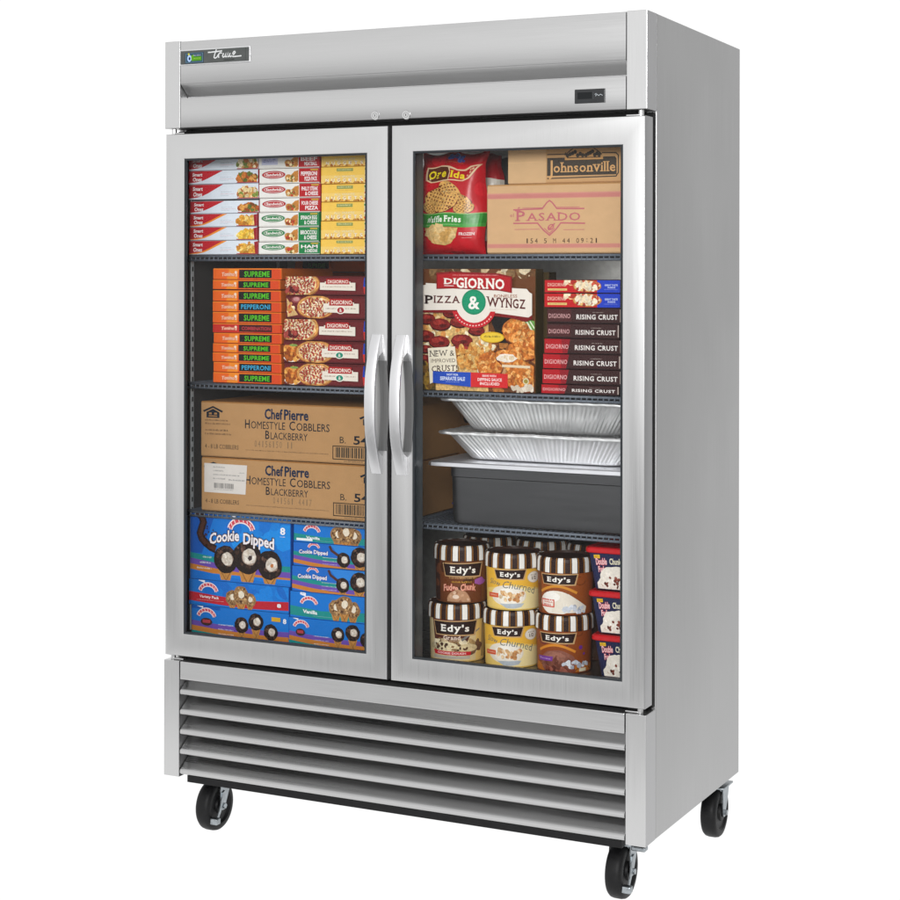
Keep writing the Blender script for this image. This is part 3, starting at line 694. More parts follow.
# ---------------- left, third shelf: two big kraft cases
def house(A, u, v, s, col):
    a = A.w / A.h
    A.poly([(u - .062 * s, v + .10 * s), (u, v), (u + .062 * s, v + .10 * s), (u + .055 * s, v + .135 * s), (u, v + .04 * s), (u - .055 * s, v + .135 * s)], col)
    A.poly([(u - .040 * s, v + .13 * s), (u, v + .06 * s), (u + .040 * s, v + .13 * s), (u + .040 * s, v + .25 * s), (u - .040 * s, v + .25 * s)], col)
    for k in (-1, 1): A.rect(u + k * .016 * s - .009 * s, v + .14 * s, u + k * .016 * s + .009 * s, v + .18 * s, 'a07548')
    A.rect(u - .026 * s, v + .2 * s, u + .026 * s, v + .225 * s, 'a07548')
def case_art(lower):
    def art(A):
        ink = '1d222b'; g = '5a4a38'
        # the case runs on behind the door frame: u is measured on its full width
        q = VISW
        U = lambda u: u * q
        house(A, U(.075), .07, 1.02 * q, '17202c')
        A.scrib(U(.025), .315, U(.17), .36, '4a3a2c', 1, 9); A.scrib(U(.025), .38, U(.185), .425, '4a3a2c', 1, 10); A.scrib(U(.025), .50, U(.17), .545, '4a3a2c', 1, 9); A.scrib(U(.025), .57, U(.19), .615, '4a3a2c', 1, 10)
        A.text('4 - 8 LB COBBLERS', U(.025), .775, U(.235), .86, '3a3026', .0)
        A.text('Chef', U(.395), .075, U(.505), .265, '1c2a44', .035, 0); A.text('Pierre', U(.513), .075, U(.66), .265, '1c2a44', .035, 0)
        A.text('H', U(.275), .285, U(.305), .455, ink, .01); A.text('OMESTYLE', U(.312), .31, U(.52), .455, ink, .0); A.text('C', U(.545), .285, U(.58), .455, ink, .01); A.text('OBBLERS', U(.588), .31, U(.785), .455, ink, .005)
        A.text('B', U(.40), .475, U(.425), .635, ink, .01); A.text('LACKBERRY', U(.432), .50, U(.655), .635, ink, .0)
        A.code('04156150 11' if not lower else '041561 4417', U(.33 + (.11 if lower else 0)), .665, U(.57 + (.11 if lower else 0)), .79, '8a7052')
        A.scrib(U(.28), .845, U(.78), .872, '7a6044', 1, 34)
        A.text('B.', U(.845), .52, U(.88), .645, '3a332a', .0); A.text('54', U(.925), .50, U(1.01), .655, ink, .02)
        A.frame(U(.805), .70, U(1.25), .935, .0022, '2a241c'); A.bars(U(.82), .72, U(1.23), .905, '4a3e30', 50); A.scrib(U(.87), .955, U(.98), .985, '5a4835', 1, 5)
        house(A, U(1.02), .09, 1.0 * q, '17202c')
        if lower:
            A.poly([(U(.018), .10), (U(.285), .105), (U(.275), .66), (U(.018), .655)], 'd9d2cc')
            A.scrib(U(.075), .155, U(.155), .185, '6a6a6c', 1, 5); A.scrib(U(.075), .225, U(.14), .255, '55575a', 1, 4); A.scrib(U(.235), .245, U(.27), .27, '77797c', 1, 3); A.scrib(U(.075), .30, U(.24), .33, '6a6a6c', 1, 9); A.scrib(U(.075), .375, U(.15), .405, '55575a', 1, 4); A.scrib(U(.17), .385, U(.27), .42, '55575a', 1, 6)
            A.bars(U(.08), .47, U(.205), .57, '6a6866', 22); A.scrib(U(.08), .585, U(.2), .605, '7a7876', 1, 7)
    return art
cx0 = X(200.5, 430); cxv = X(367, 440); VISW = (cxv - cx0) / (.625 - cx0)
zt1 = Z(200.5, 401); zm = Z(200.5, 456.3); zl = SC_ + .0012
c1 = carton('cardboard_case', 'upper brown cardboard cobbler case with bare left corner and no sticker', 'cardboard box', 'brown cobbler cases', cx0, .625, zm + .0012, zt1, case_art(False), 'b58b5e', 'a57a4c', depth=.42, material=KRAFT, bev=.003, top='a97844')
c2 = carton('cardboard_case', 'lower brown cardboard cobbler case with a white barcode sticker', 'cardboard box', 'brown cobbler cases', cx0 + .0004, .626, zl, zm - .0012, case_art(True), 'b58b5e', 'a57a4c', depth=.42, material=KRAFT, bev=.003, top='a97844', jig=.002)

# ---------------- left, bottom: blue ice-cream cone boxes
BL, BD = '0a72ca', '0854ae'
def arch(A, u, v, s, nm=''):
    """the arched red-on-white name with a small tag above it"""
    a = A.w / A.h
    for rr, col, wd in ((1, 'f2e3e4', .034 * s), (1, 'd24a58', .020 * s)):
        pts = [(u + .075 * s * math.cos(t), v - .075 * s * a * math.sin(t) * .8) for t in [PI * (.06 + .88 * k / 12) for k in range(13)]]
        A.line(pts, wd * A.w, col)
    for k in range(8):
        t = PI * (.92 - .84 * k / 7); cu = u + .075 * s * math.cos(t); cvv = v - .075 * s * a * math.sin(t) * .8
        A.line([(cu - .004 * s, cvv - .008 * a * s), (cu + .002 * s, cvv + .008 * a * s)], .0045 * s * A.w, 'f6e9ea')
    A.poly([(u - .085 * s, v - .115 * a * s), (u - .03 * s, v - .10 * a * s), (u - .03 * s, v - .07 * a * s), (u - .085 * s, v - .085 * a * s)], 'e8eaf2'); A.scrib(u - .078 * s, v - .1 * a * s, u - .037 * s, v - .088 * a * s, '3a62b8', 1, 3)
def stripes(A, cols, y0, y1, h, txt=True):
    for k, c in enumerate(cols):
        a = y0 + k * h; b = y1 + k * h; mid = (a + b) / 2 + h * .35
        A.poly([(0, a), (.25, (a + mid) / 2 + h * .1), (.5, mid), (.75, (b + mid) / 2 + h * .1), (1, b), (1, b + h), (.75, (b + mid) / 2 + h * 1.1), (.5, mid + h), (.25, (a + mid) / 2 + h * 1.1), (0, a + h)], c)
TE, PU, OR = '128a86', '6a4aa8', 'c47a2e'
def big_art(A):
    A.rect(0, 0, 1, 1, BL); A.blobs(.72, .30, .35, .35, ('0f7ed6', '0c70cc', '148ae0'), 26, .03, .2, 4); A.poly([(0, 0), (.25, 0), (.12, .6), (0, .62)], BD)
    stripes(A, (TE, PU, OR), .60, .70, .085); A.rect(0, .90, 1, 1, '0c76d0'); A.poly([(0, .87), (.4, .94), (1, .965), (1, 1), (0, 1)], '0a6cc6')
    for k in range(3): A.scrib(.13 - .03 * k, .645 + .085 * k, .22, .68 + .085 * k, 'e8e6e2', 1, 4)
    # ribbon of melted chocolate
    pts = [(.07, -.02), (.12, .05), (.135, .13), (.115, .22), (.10, .30), (.115, .37), (.155, .44), (.21, .50), (.26, .53)]
    for w_, c in ((.021, '25120c'), (.011, '4a281c')): A.line(pts, w_, c, .4)
    A.blobs(.16, .34, .10, .16, ('25120c', '3a1e14'), 22, .0028, 0, 9)
    A.win = (0, 0, 1, .985)
    A.cone(.36, .67, .036, 'choc', 1.9); A.cone(.80, .70, .037, 'choc', 1.8, 'b8703a'); A.cone(.58, .61, .043, 'choc', 2.0, '3c2c2a')
    arch(A, .52, .225, 1.55)
    A.text('Cookie', .20, .295, .50, .46, 'efe7ea', .045, .02, edge='3a1a12', ew=.05, slope=-.09, arc=.02); A.text('Dipped', .54, .245, .845, .41, 'efe7ea', .045, .02, edge='3a1a12', ew=.05, slope=.05, arc=.02)
    A.text('8', .905, .12, .955, .225, 'f4f2f4', .07); A.scrib(.905, .25, .955, .275, 'dfe2ee', 1, 2)
def vari_art(A):
    A.rect(0, 0, 1, 1, BL); A.blobs(.6, .3, .4, .4, ('0f7ed6', '0b66c0'), 16, .02, .2, 4)
    A.poly([(0, .48), (.3, .58), (.6, .66), (1, .56), (1, .90), (.6, .97), (.3, .92), (0, .84)], 'b91c2c')
    A.cone(.44, .60, .020, 'nut', 1.6); A.cone(.62, .62, .018, 'nut', 1.6); A.cone(.53, .47, .024, 'nut', 2.0)
    arch(A, .20, .47, 1.15); A.text('Variety Pack', .11, .58, .31, .69, 'f2e6e8', .02, slope=.02); A.scrib(.08, .77, .36, .80, 'e0b8bc', 1, 10)
    A.text('8', .89, .66, .93, .80, 'f2f2f6', .06)
def bott_art(A):
    A.rect(0, 0, 1, 1, BL); stripes(A, (PU, OR, TE), .50, .60, .17); A.rect(0, .0, .3, .1, BD)
    for k in range(3): A.scrib(.28, .56 + .155 * k, .44, .61 + .155 * k, 'e6e4e0', 1, 5)
    A.cone(.52, .52, .021, 'choc', 1.8); A.cone(.82, .66, .021, 'choc', 1.6); A.cone(.67, .36, .022, 'choc', 2.2)
    arch(A, .16, .38, 1.15); A.ell(.16, .52, .06, .13, '3a2018'); A.rect(.12, .45, .20, .56, 'b03a44'); A.rect(.83, .14, .92, .28, 'd9a520'); A.text('8', .945, .16, .98, .32, 'f2f2f6', .06)
def van_art(A):
    A.rect(0, 0, 1, 1, BL); A.poly([(0, .55), (.4, .68), (1, .60), (1, .96), (.4, .99), (0, .92)], TE)
    for u, v, r in ((.60, .50, .021), (.82, .52, .021), (.71, .36, .024)): A.cone(u, v, r, 'nut', 1.9)
    arch(A, .25, .48, 1.35); A.text('Vanilla', .17, .66, .36, .80, 'eef2f2', .03, .03, slope=.03); A.scrib(.30, .88, .56, .91, '9ad0cc', 1, 8)
def van_top(A):
    van_art(A); A.rect(.04, .80, .26, .93, 'e8ecec')
def dip_art(A):
    A.rect(0, 0, 1, 1, '1566c2'); A.poly([(.5, 0), (1, 0), (1, .5), (.6, .35)], '2a80d4'); stripes(A, (TE, PU, OR), .38, .62, .17)
    for k in range(3): A.scrib(.40, .56 + .14 * k, .60, .60 + .14 * k, 'e6dfe0', 1, 5)
    A.line([(.49, .05), (.52, .25), (.60, .42), (.66, .5)], .007, '4a2a24', .4)
    A.cone(.68, .62, .019, 'choc', 1.6); A.cone(.90, .45, .026, 'choc', 1.9)
    arch(A, .28, .22, .95); A.text('Cookie', .08, .30, .26, .47, 'eee8f0', .04, .02, edge='28206a', slope=-.03); A.text('Dipped', .28, .27, .47, .44, 'eee8f0', .04, .02, edge='28206a', slope=.02)
def dip2_art(A):
    A.rect(0, 0, 1, 1, BL); stripes(A, (PU, OR, TE), .48, .62, .165)
    for k in range(3): A.scrib(.32, .58 + .14 * k, .52, .62 + .14 * k, 'e6e4e0', 1, 5)
    A.cone(.63, .46, .019, 'choc', 2.0); A.cone(.82, .34, .021, 'choc', 2.2); A.cone(1.0, .55, .019, 'choc', 1.8)
    arch(A, .16, .34, 1.2); A.ell(.15, .50, .06, .13, '3a2018'); A.rect(.11, .43, .19, .54, 'b03a44')
zA = Z(191, 512.5); zB = Z(191, 578.5); zC = Z(191, 604.5); zf = Z0 + .0042
G5 = 'blue ice cream cone boxes'
xl = X(190.2, 550); xr = X(290.6, 560)
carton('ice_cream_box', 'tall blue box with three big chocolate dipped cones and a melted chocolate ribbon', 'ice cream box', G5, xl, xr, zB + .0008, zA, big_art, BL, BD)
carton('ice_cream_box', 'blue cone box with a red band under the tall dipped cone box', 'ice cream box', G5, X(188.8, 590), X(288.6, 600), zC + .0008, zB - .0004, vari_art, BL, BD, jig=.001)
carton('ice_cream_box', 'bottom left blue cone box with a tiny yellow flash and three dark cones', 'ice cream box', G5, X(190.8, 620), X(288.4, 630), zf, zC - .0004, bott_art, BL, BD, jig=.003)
ys = [522.5, 541.8, 565.6, 591, 617.3]; zz = [Z(294, y) for y in ys] + [zf]
arts = [van_top, dip_art, dip_art, van_art, dip2_art]
lab = ['blue and teal vanilla cone box right under the shelf, topmost on the right', 'purple striped dipped cone box under the top teal box', 'purple striped dipped cone box resting on the wide teal vanilla box', 'wide blue and teal vanilla cone box, second from the bottom', 'blue cone box with purple and orange bands, bottom of the right stack']
for i in range(5):
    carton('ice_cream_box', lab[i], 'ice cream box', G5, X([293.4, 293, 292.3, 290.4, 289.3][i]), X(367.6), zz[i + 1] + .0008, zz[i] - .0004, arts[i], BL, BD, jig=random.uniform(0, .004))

# ---------------- right, top shelf: bags and two cartons
def bag(name, label, x0, x1, z0, z1, y, depth, art, base, lean=0., seed=1, nu=26, nv=34, mt=None, crimp=True):
    R = random.Random(seed); w, h = x1 - x0, z1 - z0
    ph = [(R.uniform(4, 11), R.uniform(0, 6), R.uniform(4, 11), R.uniform(.4, 1)) for _ in range(7)]
    def wr(u, v): return sum(a_ * math.sin(k * u * 1.6 + p + q * v) for k, p, q, a_ in ph) * .0015
    def wide(v): return 1 - .05 * math.exp(-((v - .12) / .06) ** 2) + .02 * math.sin(v * 9 + seed)
    def pt(u, v, side, off=0.):
        f = max(0., 1 - abs(2 * u - 1) ** 2.6) ** .6 * max(0., 1 - abs(2 * v - 1) ** 4.0) ** .6
        f *= .75 + .25 * v
        x = x0 + w * (.5 + (u - .5) * wide(v)) + .004 * math.sin(v * 11 + seed) * (abs(2 * u - 1))
        yy = y + depth / 2 - side * (f * depth / 2 + wr(u, v) * (1 if f > .05 else .5)) - side * off + lean * (1 - v)
        return (x, yy, z1 - h * v + .004 * math.sin(u * 12 + seed) * (1 - v))
    mb = MB()
    for sd in (1, -1):
        vs = [pt(i / nu, j / nv, sd) for j in range(nv + 1) for i in range(nu + 1)]
        mb.mesh(vs, [(j * (nu + 1) + i, j * (nu + 1) + i + 1, (j + 1) * (nu + 1) + i + 1, (j + 1) * (nu + 1) + i) for j in range(nv) for i in range(nu)], base)
    A = Art(mb, lambda u, v, off: pt(u, v, 1, off * 1.6), w, h, nu, nv)
    if art: art(A)
    o = mb.build(name, mt or FILMM, None, ((x0 + x1) / 2, y + depth / 2, z0), smooth=True, weld=False)
    return tag(o, label, 'frozen fries' if 'fries' in name else 'frozen food bag')
RED = 'bf0d1c'
def fries_art(A):
    A.rect(0, 0, 1, .10, 'a80c18'); A.blobs(.5, .5, .5, .5, ('c8101f', 'b00b18', 'd01826'), 26, .02, .2, 3)
    A.blobs(.60, .055, .14, .022, ('3a4a96', '5a6ab0', '8c2a4a'), 14, .006, .4, 3); A.scrib(.42, .095, .70, .108, 'd86a4a', 1, 8)
    # two-tone name plate with a swoosh
    A.poly([(.13, .135), (.36, .125), (.50, .145), (.62, .165), (.74, .155), (.82, .125), (.98, .13), (.92, .165), (.82, .25), (.72, .275), (.50, .285), (.22, .285), (.14, .265)], 'e9c9a2')
    A.poly([(.16, .145), (.35, .135), (.47, .155), (.50, .20), (.48, .275), (.24, .275), (.17, .255)], '5a2a12'); A.poly([(.50, .165), (.62, .178), (.76, .17), (.84, .14), (.93, .14), (.88, .168), (.79, .24), (.71, .265), (.49, .275), (.51, .21)], 'b3121c')
    A.text('Ore', .185, .165, .45, .245, 'f2d81c', .05, .1, True); A.text('Ida', .52, .185, .75, .25, 'f2d81c', .05, .12, True)
    # waffle fries
    for (u, v, ru, rv, r, s_) in ((.30, .43, .20, .085, -.3, 1), (.52, .38, .19, .075, .5, 2), (.66, .47, .17, .07, .3, 3), (.22, .535, .16, .06, .1, 4), (.72, .545, .14, .055, -.2, 5), (.47, .50, .19, .075, -.5, 6)):
        A.ell(u, v + .006, ru * 1.03, rv * 1.06, '6a1a10', .3, 18, r, .04); A.ell(u, v, ru, rv, 'd9a65a', 1, 18, r, .05)
        c, sn = math.cos(r), math.sin(r); holes = []; rims = []
        for a in range(-5, 6):
            for b2 in range(-5, 6):
                xx, yy = (a + b2) * .19, (a - b2) * .26
                if xx * xx + yy * yy > .80: continue
                for lst, k, dx in ((holes, 1, 0), (rims, .9, .02)):
                    q = []
                    for ex, ey in ((-.10, 0), (0, -.14), (.10, 0), (0, .14)):
                        X_, Y_ = (xx + ex * k + dx) * ru * A.w, (yy + ey * k + dx) * rv * A.h
                        q.append((u + (X_ * c - Y_ * sn) / A.w, v + (X_ * sn + Y_ * c) / A.h))
                    lst.append(q)
        A.put(rims, 'f3d696', .4); A.put(holes, '84481a', .6)
    A.rect(0, .605, 1, .735, '2b8a2a'); A.rect(0, .70, 1, .735, '3f9d38'); A.rect(0, .597, 1, .606, '8ab86a')
    A.text('Waffle', .165, .625, .43, .685, 'eef4e6', .05, 0, True); A.text('Fries', .46, .625, .70, .685, 'eef4e6', .05, 0, True); A.scrib(.16, .708, .68, .718, 'b6dca8', 1, 16)
    A.poly([(.14, .74), (.66, .74), (.63, .83), (.54, .895), (.44, .915), (.32, .90), (.22, .85)], 'd9b06c', .8); A.blobs(.40, .80, .2, .07, ('e6c488', 'd0a058', 'e0b878'), 18, .012, .6, 5)
    A.text('FROZEN', .68, .785, .90, .815, 'f0d8d6', .06); A.scrib(.72, .835, .87, .845, 'e8c0c0', 1, 5); A.scrib(.02, .82, .08, .835, 'e8a8a8', 1, 2)
bag('fries_bag', 'shiny red bag of waffle fries with a green stripe, on the top shelf', X(420.8, 200, .1175), X(486, 200, .1175), SA + .001, Z(450, 153.5) + .004, .078, .082, fries_art, RED, .01, 2)
def bag2(A): A.rect(0, 0, 1, .25, 'a00c18'); A.rect(0, .25, 1, .87, 'cfc8bc'); A.blobs(.5, .55, .5, .3, ('ddd8cc', 'c0b8a8', 'b0a898', 'e6e2d8'), 22, .025, .3, 4); A.rect(0, .87, 1, 1, '9a0c18'); A.line([(0, .66), (1, .72)], .002, '55504a')
bag('fries_bag', 'red and white bag half hidden behind the red waffle fries bag', X(446, 200, .2), X(502, 200, .2), SA + .001, Z(486, 152) + .004, .160, .075, bag2, '960c18', .01, 5)
bag('frozen_bag', 'clear grey plastic bag crumpled between the red bags and the upper carton', X(474, 160, .30), X(524, 160, .30), SA + .001, Z(490, 158, .30), .28, .10, None, '8a8a86', .02, 8)
def pas_art(A):
    pk = 'c06a72'
    A.rect(0, .115, 1, .205, 'd39a80'); A.rect(0, .125, 1, .195, 'c98078'); A.rect(0, .125, .99, .14, 'cf8c80'); A.rect(0, .865, 1, .935, 'd39a80'); A.rect(0, .875, 1, .925, 'cb8579')
    a = A.w / A.h
    A.line([(.20, .365), (.42, .355), (.455, .265), (.475, .235), (.495, .265), (.53, .355), (.735, .36)], .0035, pk); A.line([(.235, .345), (.25, .33)], .0025, pk)
    A.line([(.20, .565), (.385, .565), (.425, .66), (.475, .745), (.525, .655), (.56, .565), (.74, .575)], .0035, pk); A.line([(.435, .64), (.475, .715), (.515, .64)], .002, pk)
    A.line([(.21, .655), (.40, .655)], .0014, pk); A.line([(.58, .665), (.735, .665)], .0014, pk); A.line([(.27, .34), (.42, .34)], .0014, pk); A.line([(.53, .335), (.70, .335)], .0014, pk)
    A.ell(.485, .625, .028, .04, pk, rot=-.6); A.ell(.488, .62, .015, .022, 'd9a877', rot=-.6); A.line([(.465, .67), (.515, .57)], .003, pk)
    A.text('el', .175, .415, .205, .47, pk, .0)
    A.text('P', .225, .375, .29, .53, pk, .015, 0, True); A.text('ASADO', .305, .41, .705, .53, pk, .01, 0, True)
    A.code('154 5 M 44 09:21', .29, .785, .84, .86, '4a3226')
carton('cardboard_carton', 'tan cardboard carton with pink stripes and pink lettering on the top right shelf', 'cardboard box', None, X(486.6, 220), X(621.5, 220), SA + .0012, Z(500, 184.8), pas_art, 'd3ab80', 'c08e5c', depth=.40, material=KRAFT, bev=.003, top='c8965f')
def joh_art(A):
    dk = '4a423a'
    A.rect(0, 0, .335, 1, 'd6b084'); A.line([(.0, .52), (.28, .50)], .0016, 'e2ba8a')
    u0, u1 = .345, .96
    A.line([(u0, .34), (.50, .34), (.51, .30)], .0025, dk); A.line([(.82, .33), (u1 - .02, .34), (u1, .40), (u1, .80), (u1 - .02, .88), (u0, .90)], .0028, dk)
    A.poly([(u0, .42), (.50, .42), (.82, .42), (u1 - .03, .42), (u1 - .015, .47), (u1 - .015, .79), (u1 - .03, .84), (u0, .84)], dk)
    A.line([(.50 + .32 * (k / 16), .40 - .36 * math.sin(PI * (.12 + .76 * k / 16)) + .10) for k in range(17)], .0024, dk)
    A.poly([(.505, .52), (.505, .40)] + [(.51 + .30 * k / 12, .44 - .32 * math.sin(PI * (.12 + .76 * k / 12)) + .10) for k in range(13)] + [(.82, .40), (.82, .52)], 'cf9c64')
    A.rect(.50, .40, .83, .52, 'cf9c64'); A.rect(u0, .48, u1 - .015, .50, dk); A.line([(.52, .43), (.81, .43)], .002, dk)
    for c_, w_ in ((.59, .07), (.74, .06)):
        for k in range(7): A.ell(c_ + (k - 3) * w_ / 3.2, .375 - .03 * (k % 2) - (.05 if k in (2, 3) else 0), .016, .05, dk, 0, 8)
    A.rect(u0, .50, u1 - .015, .84, dk)
    A.text('J', .36, .47, .395, .80, 'd9a871', .03); A.text('ohnsonville', .402, .53, .935, .76, 'd9a871', .015, 0, True)
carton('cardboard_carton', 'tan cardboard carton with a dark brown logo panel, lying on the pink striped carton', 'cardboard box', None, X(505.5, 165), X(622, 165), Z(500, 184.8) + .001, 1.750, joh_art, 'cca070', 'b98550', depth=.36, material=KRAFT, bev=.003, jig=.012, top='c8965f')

# ---------------- right, second shelf: one large box and a stack
def bigpz_art(A):
    A.rect(0, 0, 1, 1, '6a3c1c'); A.blobs(.75, .75, .3, .25, ('9a5a26', '7c4620', 'b87434', '5c3216'), 60, .014, 1, 12); A.blobs(.5, .04, .5, .05, ('8a6a44', '5a3c22', 'c8b088', '6e4a2a', 'd8c8a8'), 40, .012, 1, 2)
    A.rect(0, .34, .6, 1, 'd8b070', 1.2)
    R = random.Random(4)
    A.blobs(.25, .62, .42, .30, ('ead09a', 'f3e6c4', 'd7a860', 'e2bd78', 'd9924c'), 190, .0085, 1, 8)
    for u, v, s_ in ((.06, .41, .9), (.18, .455, 1.05), (.35, .43, 1), (.04, .55, 1), (.17, .60, 1.1), (.37, .585, 1.1), (.33, .67, 1), (.03, .75, .9), (.50, .50, .85), (.20, .73, .8), (.27, .36, .8), (.05, .66, .7), (.42, .66, .7)):
        A.ell(u, v + .008, .088 * s_, .05 * s_, '3f0a08', .6, 16, 0, .05); A.ell(u, v, .083 * s_, .045 * s_, '7c1a16', 1, 16, 0, .05); A.ell(u - .015, v - .012, .05 * s_, .02 * s_, 'a23028', 1, 12, 0, .1); A.ell(u + .02, v + .012, .03 * s_, .014 * s_, '5c0f0d', 1, 10)
    A.blobs(.44, .72, .14, .10, ('c8863c', 'd99a4c', 'b8742c', 'e2b468'), 90, .007, 1, 6)
    A.rect(0, .78, .14, 1, '4a3a14', 1); A.blobs(.06, .88, .08, .09, ('6a4a1a', '8a6a22', '3a2a10'), 20, .01, 1, 3)
    A.poly([(.62, .40), (.80, .37), (.95, .45), (.90, .60), (.70, .60)], '1d1412', .6); A.ell(.72, .42, .09, .08, '120c0c', .4)
    A.poly([(.92, .40), (1, .42), (1, .52), (.92, .49)], '6a9a4a', .8); A.line([(.93, .42), (.98, .50)], .004, 'dfe8c8'); A.line([(.96, .42), (1.0, .48)], .003, 'dfe8c8')
    A.ell(.70, .83, .19, .135, 'e6e0da', .1); A.ell(.715, .82, .18, .13, 'c89868', .5)
    ck = ('d4843a', 'c26c28', 'e29c52', 'ecb46e', 'b05c20', 'da8e40')
    for u, v, ru, rv, sd in ((.84, .50, .12, .10, 1), (.96, .56, .09, .07, 2), (.90, .66, .12, .075, 3), (.62, .78, .11, .11, 4), (.78, .72, .12, .06, 5), (.88, .80, .14, .065, 6), (.90, .90, .15, .09, 7)):
        A.ell(u, v + .012, ru * 1.02, rv, '6a2a0c', .6, 18, .2, .06); A.ell(u, v, ru, rv, 'c4702a', 1, 18, .2, .06); A.blobs(u, v, ru * .85, rv * .85, ck, 75, .0055, 1.1, sd)
    A.ell(.77, .722, .085, .038, 'efe4d6', .4, 14, 0, .12); A.blobs(.77, .725, .06, .025, ('f6eee2', 'e2d2bc', 'd9c3a2'), 14, .004, .5, 2); A.line([(.73, .785), (.97, .79)], .006, 'e6d2b2')
    A.blobs(.90, .965, .09, .02, ('cfc0ac', 'e0d4c4'), 10, .008, .4, 3)
    # the big name
    A.poly([(-.01, .145), (.05, .135), (.95, .17), (.985, .21), (.985, .40), (.94, .425), (.80, .395), (.68, .385), (.32, .365), (.18, .36), (.01, .36)], '7c1216')
    A.poly([(0, .14), (.06, .13), (.06, .115), (.94, .16), (.96, .185), (.985, .20), (.985, .37), (.955, .39), (.66, .355), (.34, .335), (.04, .34), (0, .325)], 'ece4da')
    A.ell(.485, .315, .19, .17, 'c81e2a', a0=.18, a1=PI - .18, n=24); A.ell(.485, .275, .16, .165, 'ece4da', n=28)
    for k in range(15):
        t = PI * (.16 + .68 * k / 14); A.line([(.485 + .172 * math.cos(t), .312 + .150 * math.sin(t)), (.485 + .174 * math.cos(t + .07), .313 + .152 * math.sin(t + .07))], .003, 'f0c8c0')
    A.ell(.485, .27, .105, .104, '0f8a62', n=28); A.ell(.485, .27, .092, .09, '12946a', n=28); A.text('&', .44, .215, .535, .325, 'f6f2ec', .015); A.text('&', .437, .215, .532, .325, 'f6f2ec', .015)
    A.poly([(.155, .03), (.30, .02), (.70, .035), (.815, .06), (.815, .195), (.70, .175), (.30, .16), (.155, .165)], '8a1418'); A.poly([(.165, .045), (.30, .035), (.70, .05), (.80, .07), (.80, .185), (.70, .165), (.30, .15), (.165, .155)], 'b3141e')
    A.scrib(.30, .045, .70, .056, 'e0a0a0', 1, 22)
    A.text('DI', .225, .075, .325, .122, 'f6f0e8', .03, 0, True); A.line([(.225, .136), (.31, .138)], .0016, 'f0dede'); A.text('GIORNO', .33, .068, .75, .150, 'f6f0e8', .03, 0, True, slope=.012)
    A.text('P', .055, .215, .125, .285, '2a1412', .03, 0, True); A.text('IZZA', .135, .218, .36, .278, '5a1a18', .02, 0, True)
    A.text('W', .60, .222, .70, .298, '5a1a18', .02, 0, True, slope=.012); A.text('YNGZ', .705, .232, .93, .308, '5a1a18', .02, 0, True, slope=.012); A.text('BONELESS', .66, .205, .86, .23, '9a5a3a', .01)
    A.scrib(.62, .325, .86, .332, 'b8a088', 1, 12)
    A.ell(.645, .555, .105, .045, 'd8a81c', n=22); A.ell(.645, .555, .095, .037, 'eac63a', n=22); A.scrib(.575, .54, .715, .562, '4a3a10', 1, 6)
    A.poly([(.08, .655), (.32, .635), (.345, .83), (.10, .95)], 'ece2cc'); A.text('NEW &', .10, .675, .315, .725, '2a1c16', .0, 0, True, slope=-.012); A.text('IMPROVED', .11, .742, .325, .775, '5a463a', .0, 0, slope=-.01); A.text('CRUST!', .115, .80, .34, .85, '3a221c', .01, 0, True, slope=-.015)
    A.poly([(.125, .845), (.46, .845), (.46, .965), (.125, .94)], '1f4bb8'); A.poly([(.46, .845), (.78, .85), (.78, .965), (.46, .965)], 'd4262a')
    A.text('NOT FOR', .25, .86, .35, .876, 'd8e2f6', .03); A.text('SEPARATE SALE', .19, .885, .41, .915, 'd8e2f6', .04); A.scrib(.24, .925, .36, .932, 'b8c8ee', 1, 6)
    A.text('SERVE WITH', .56, .862, .68, .878, 'f6dcd8', .03); A.text('DIPPING SAUCE', .52, .888, .73, .912, 'f6dcd8', .04); A.text('INCLUDED', .54, .922, .71, .945, 'f6dcd8', .04)
    A.ell(.935, .905, .026, .026, 'd8d0a8'); A.ell(.935, .905, .017, .017, 'a08a3a')
pzx0, pzx1 = X(420.5, 330), X(535.6, 330)
carton('pizza_box', 'large square box of pizza and chicken bites with a big red name banner', 'frozen pizza', None, pzx0, pzx1, SB + .0012, Z(480, 268.8), bigpz_art, '4a2a18', '4a3a14', depth=.045)
carton('cardboard_case', 'brown olive carton edge standing behind the large pizza box', 'cardboard box', None, X(440, 300, .13), X(549, 300, .13), SB + .0012, Z(540, 272, .13), None, '4a3a1c', '3a2c14', y=.13, depth=.045, material=KRAFT)
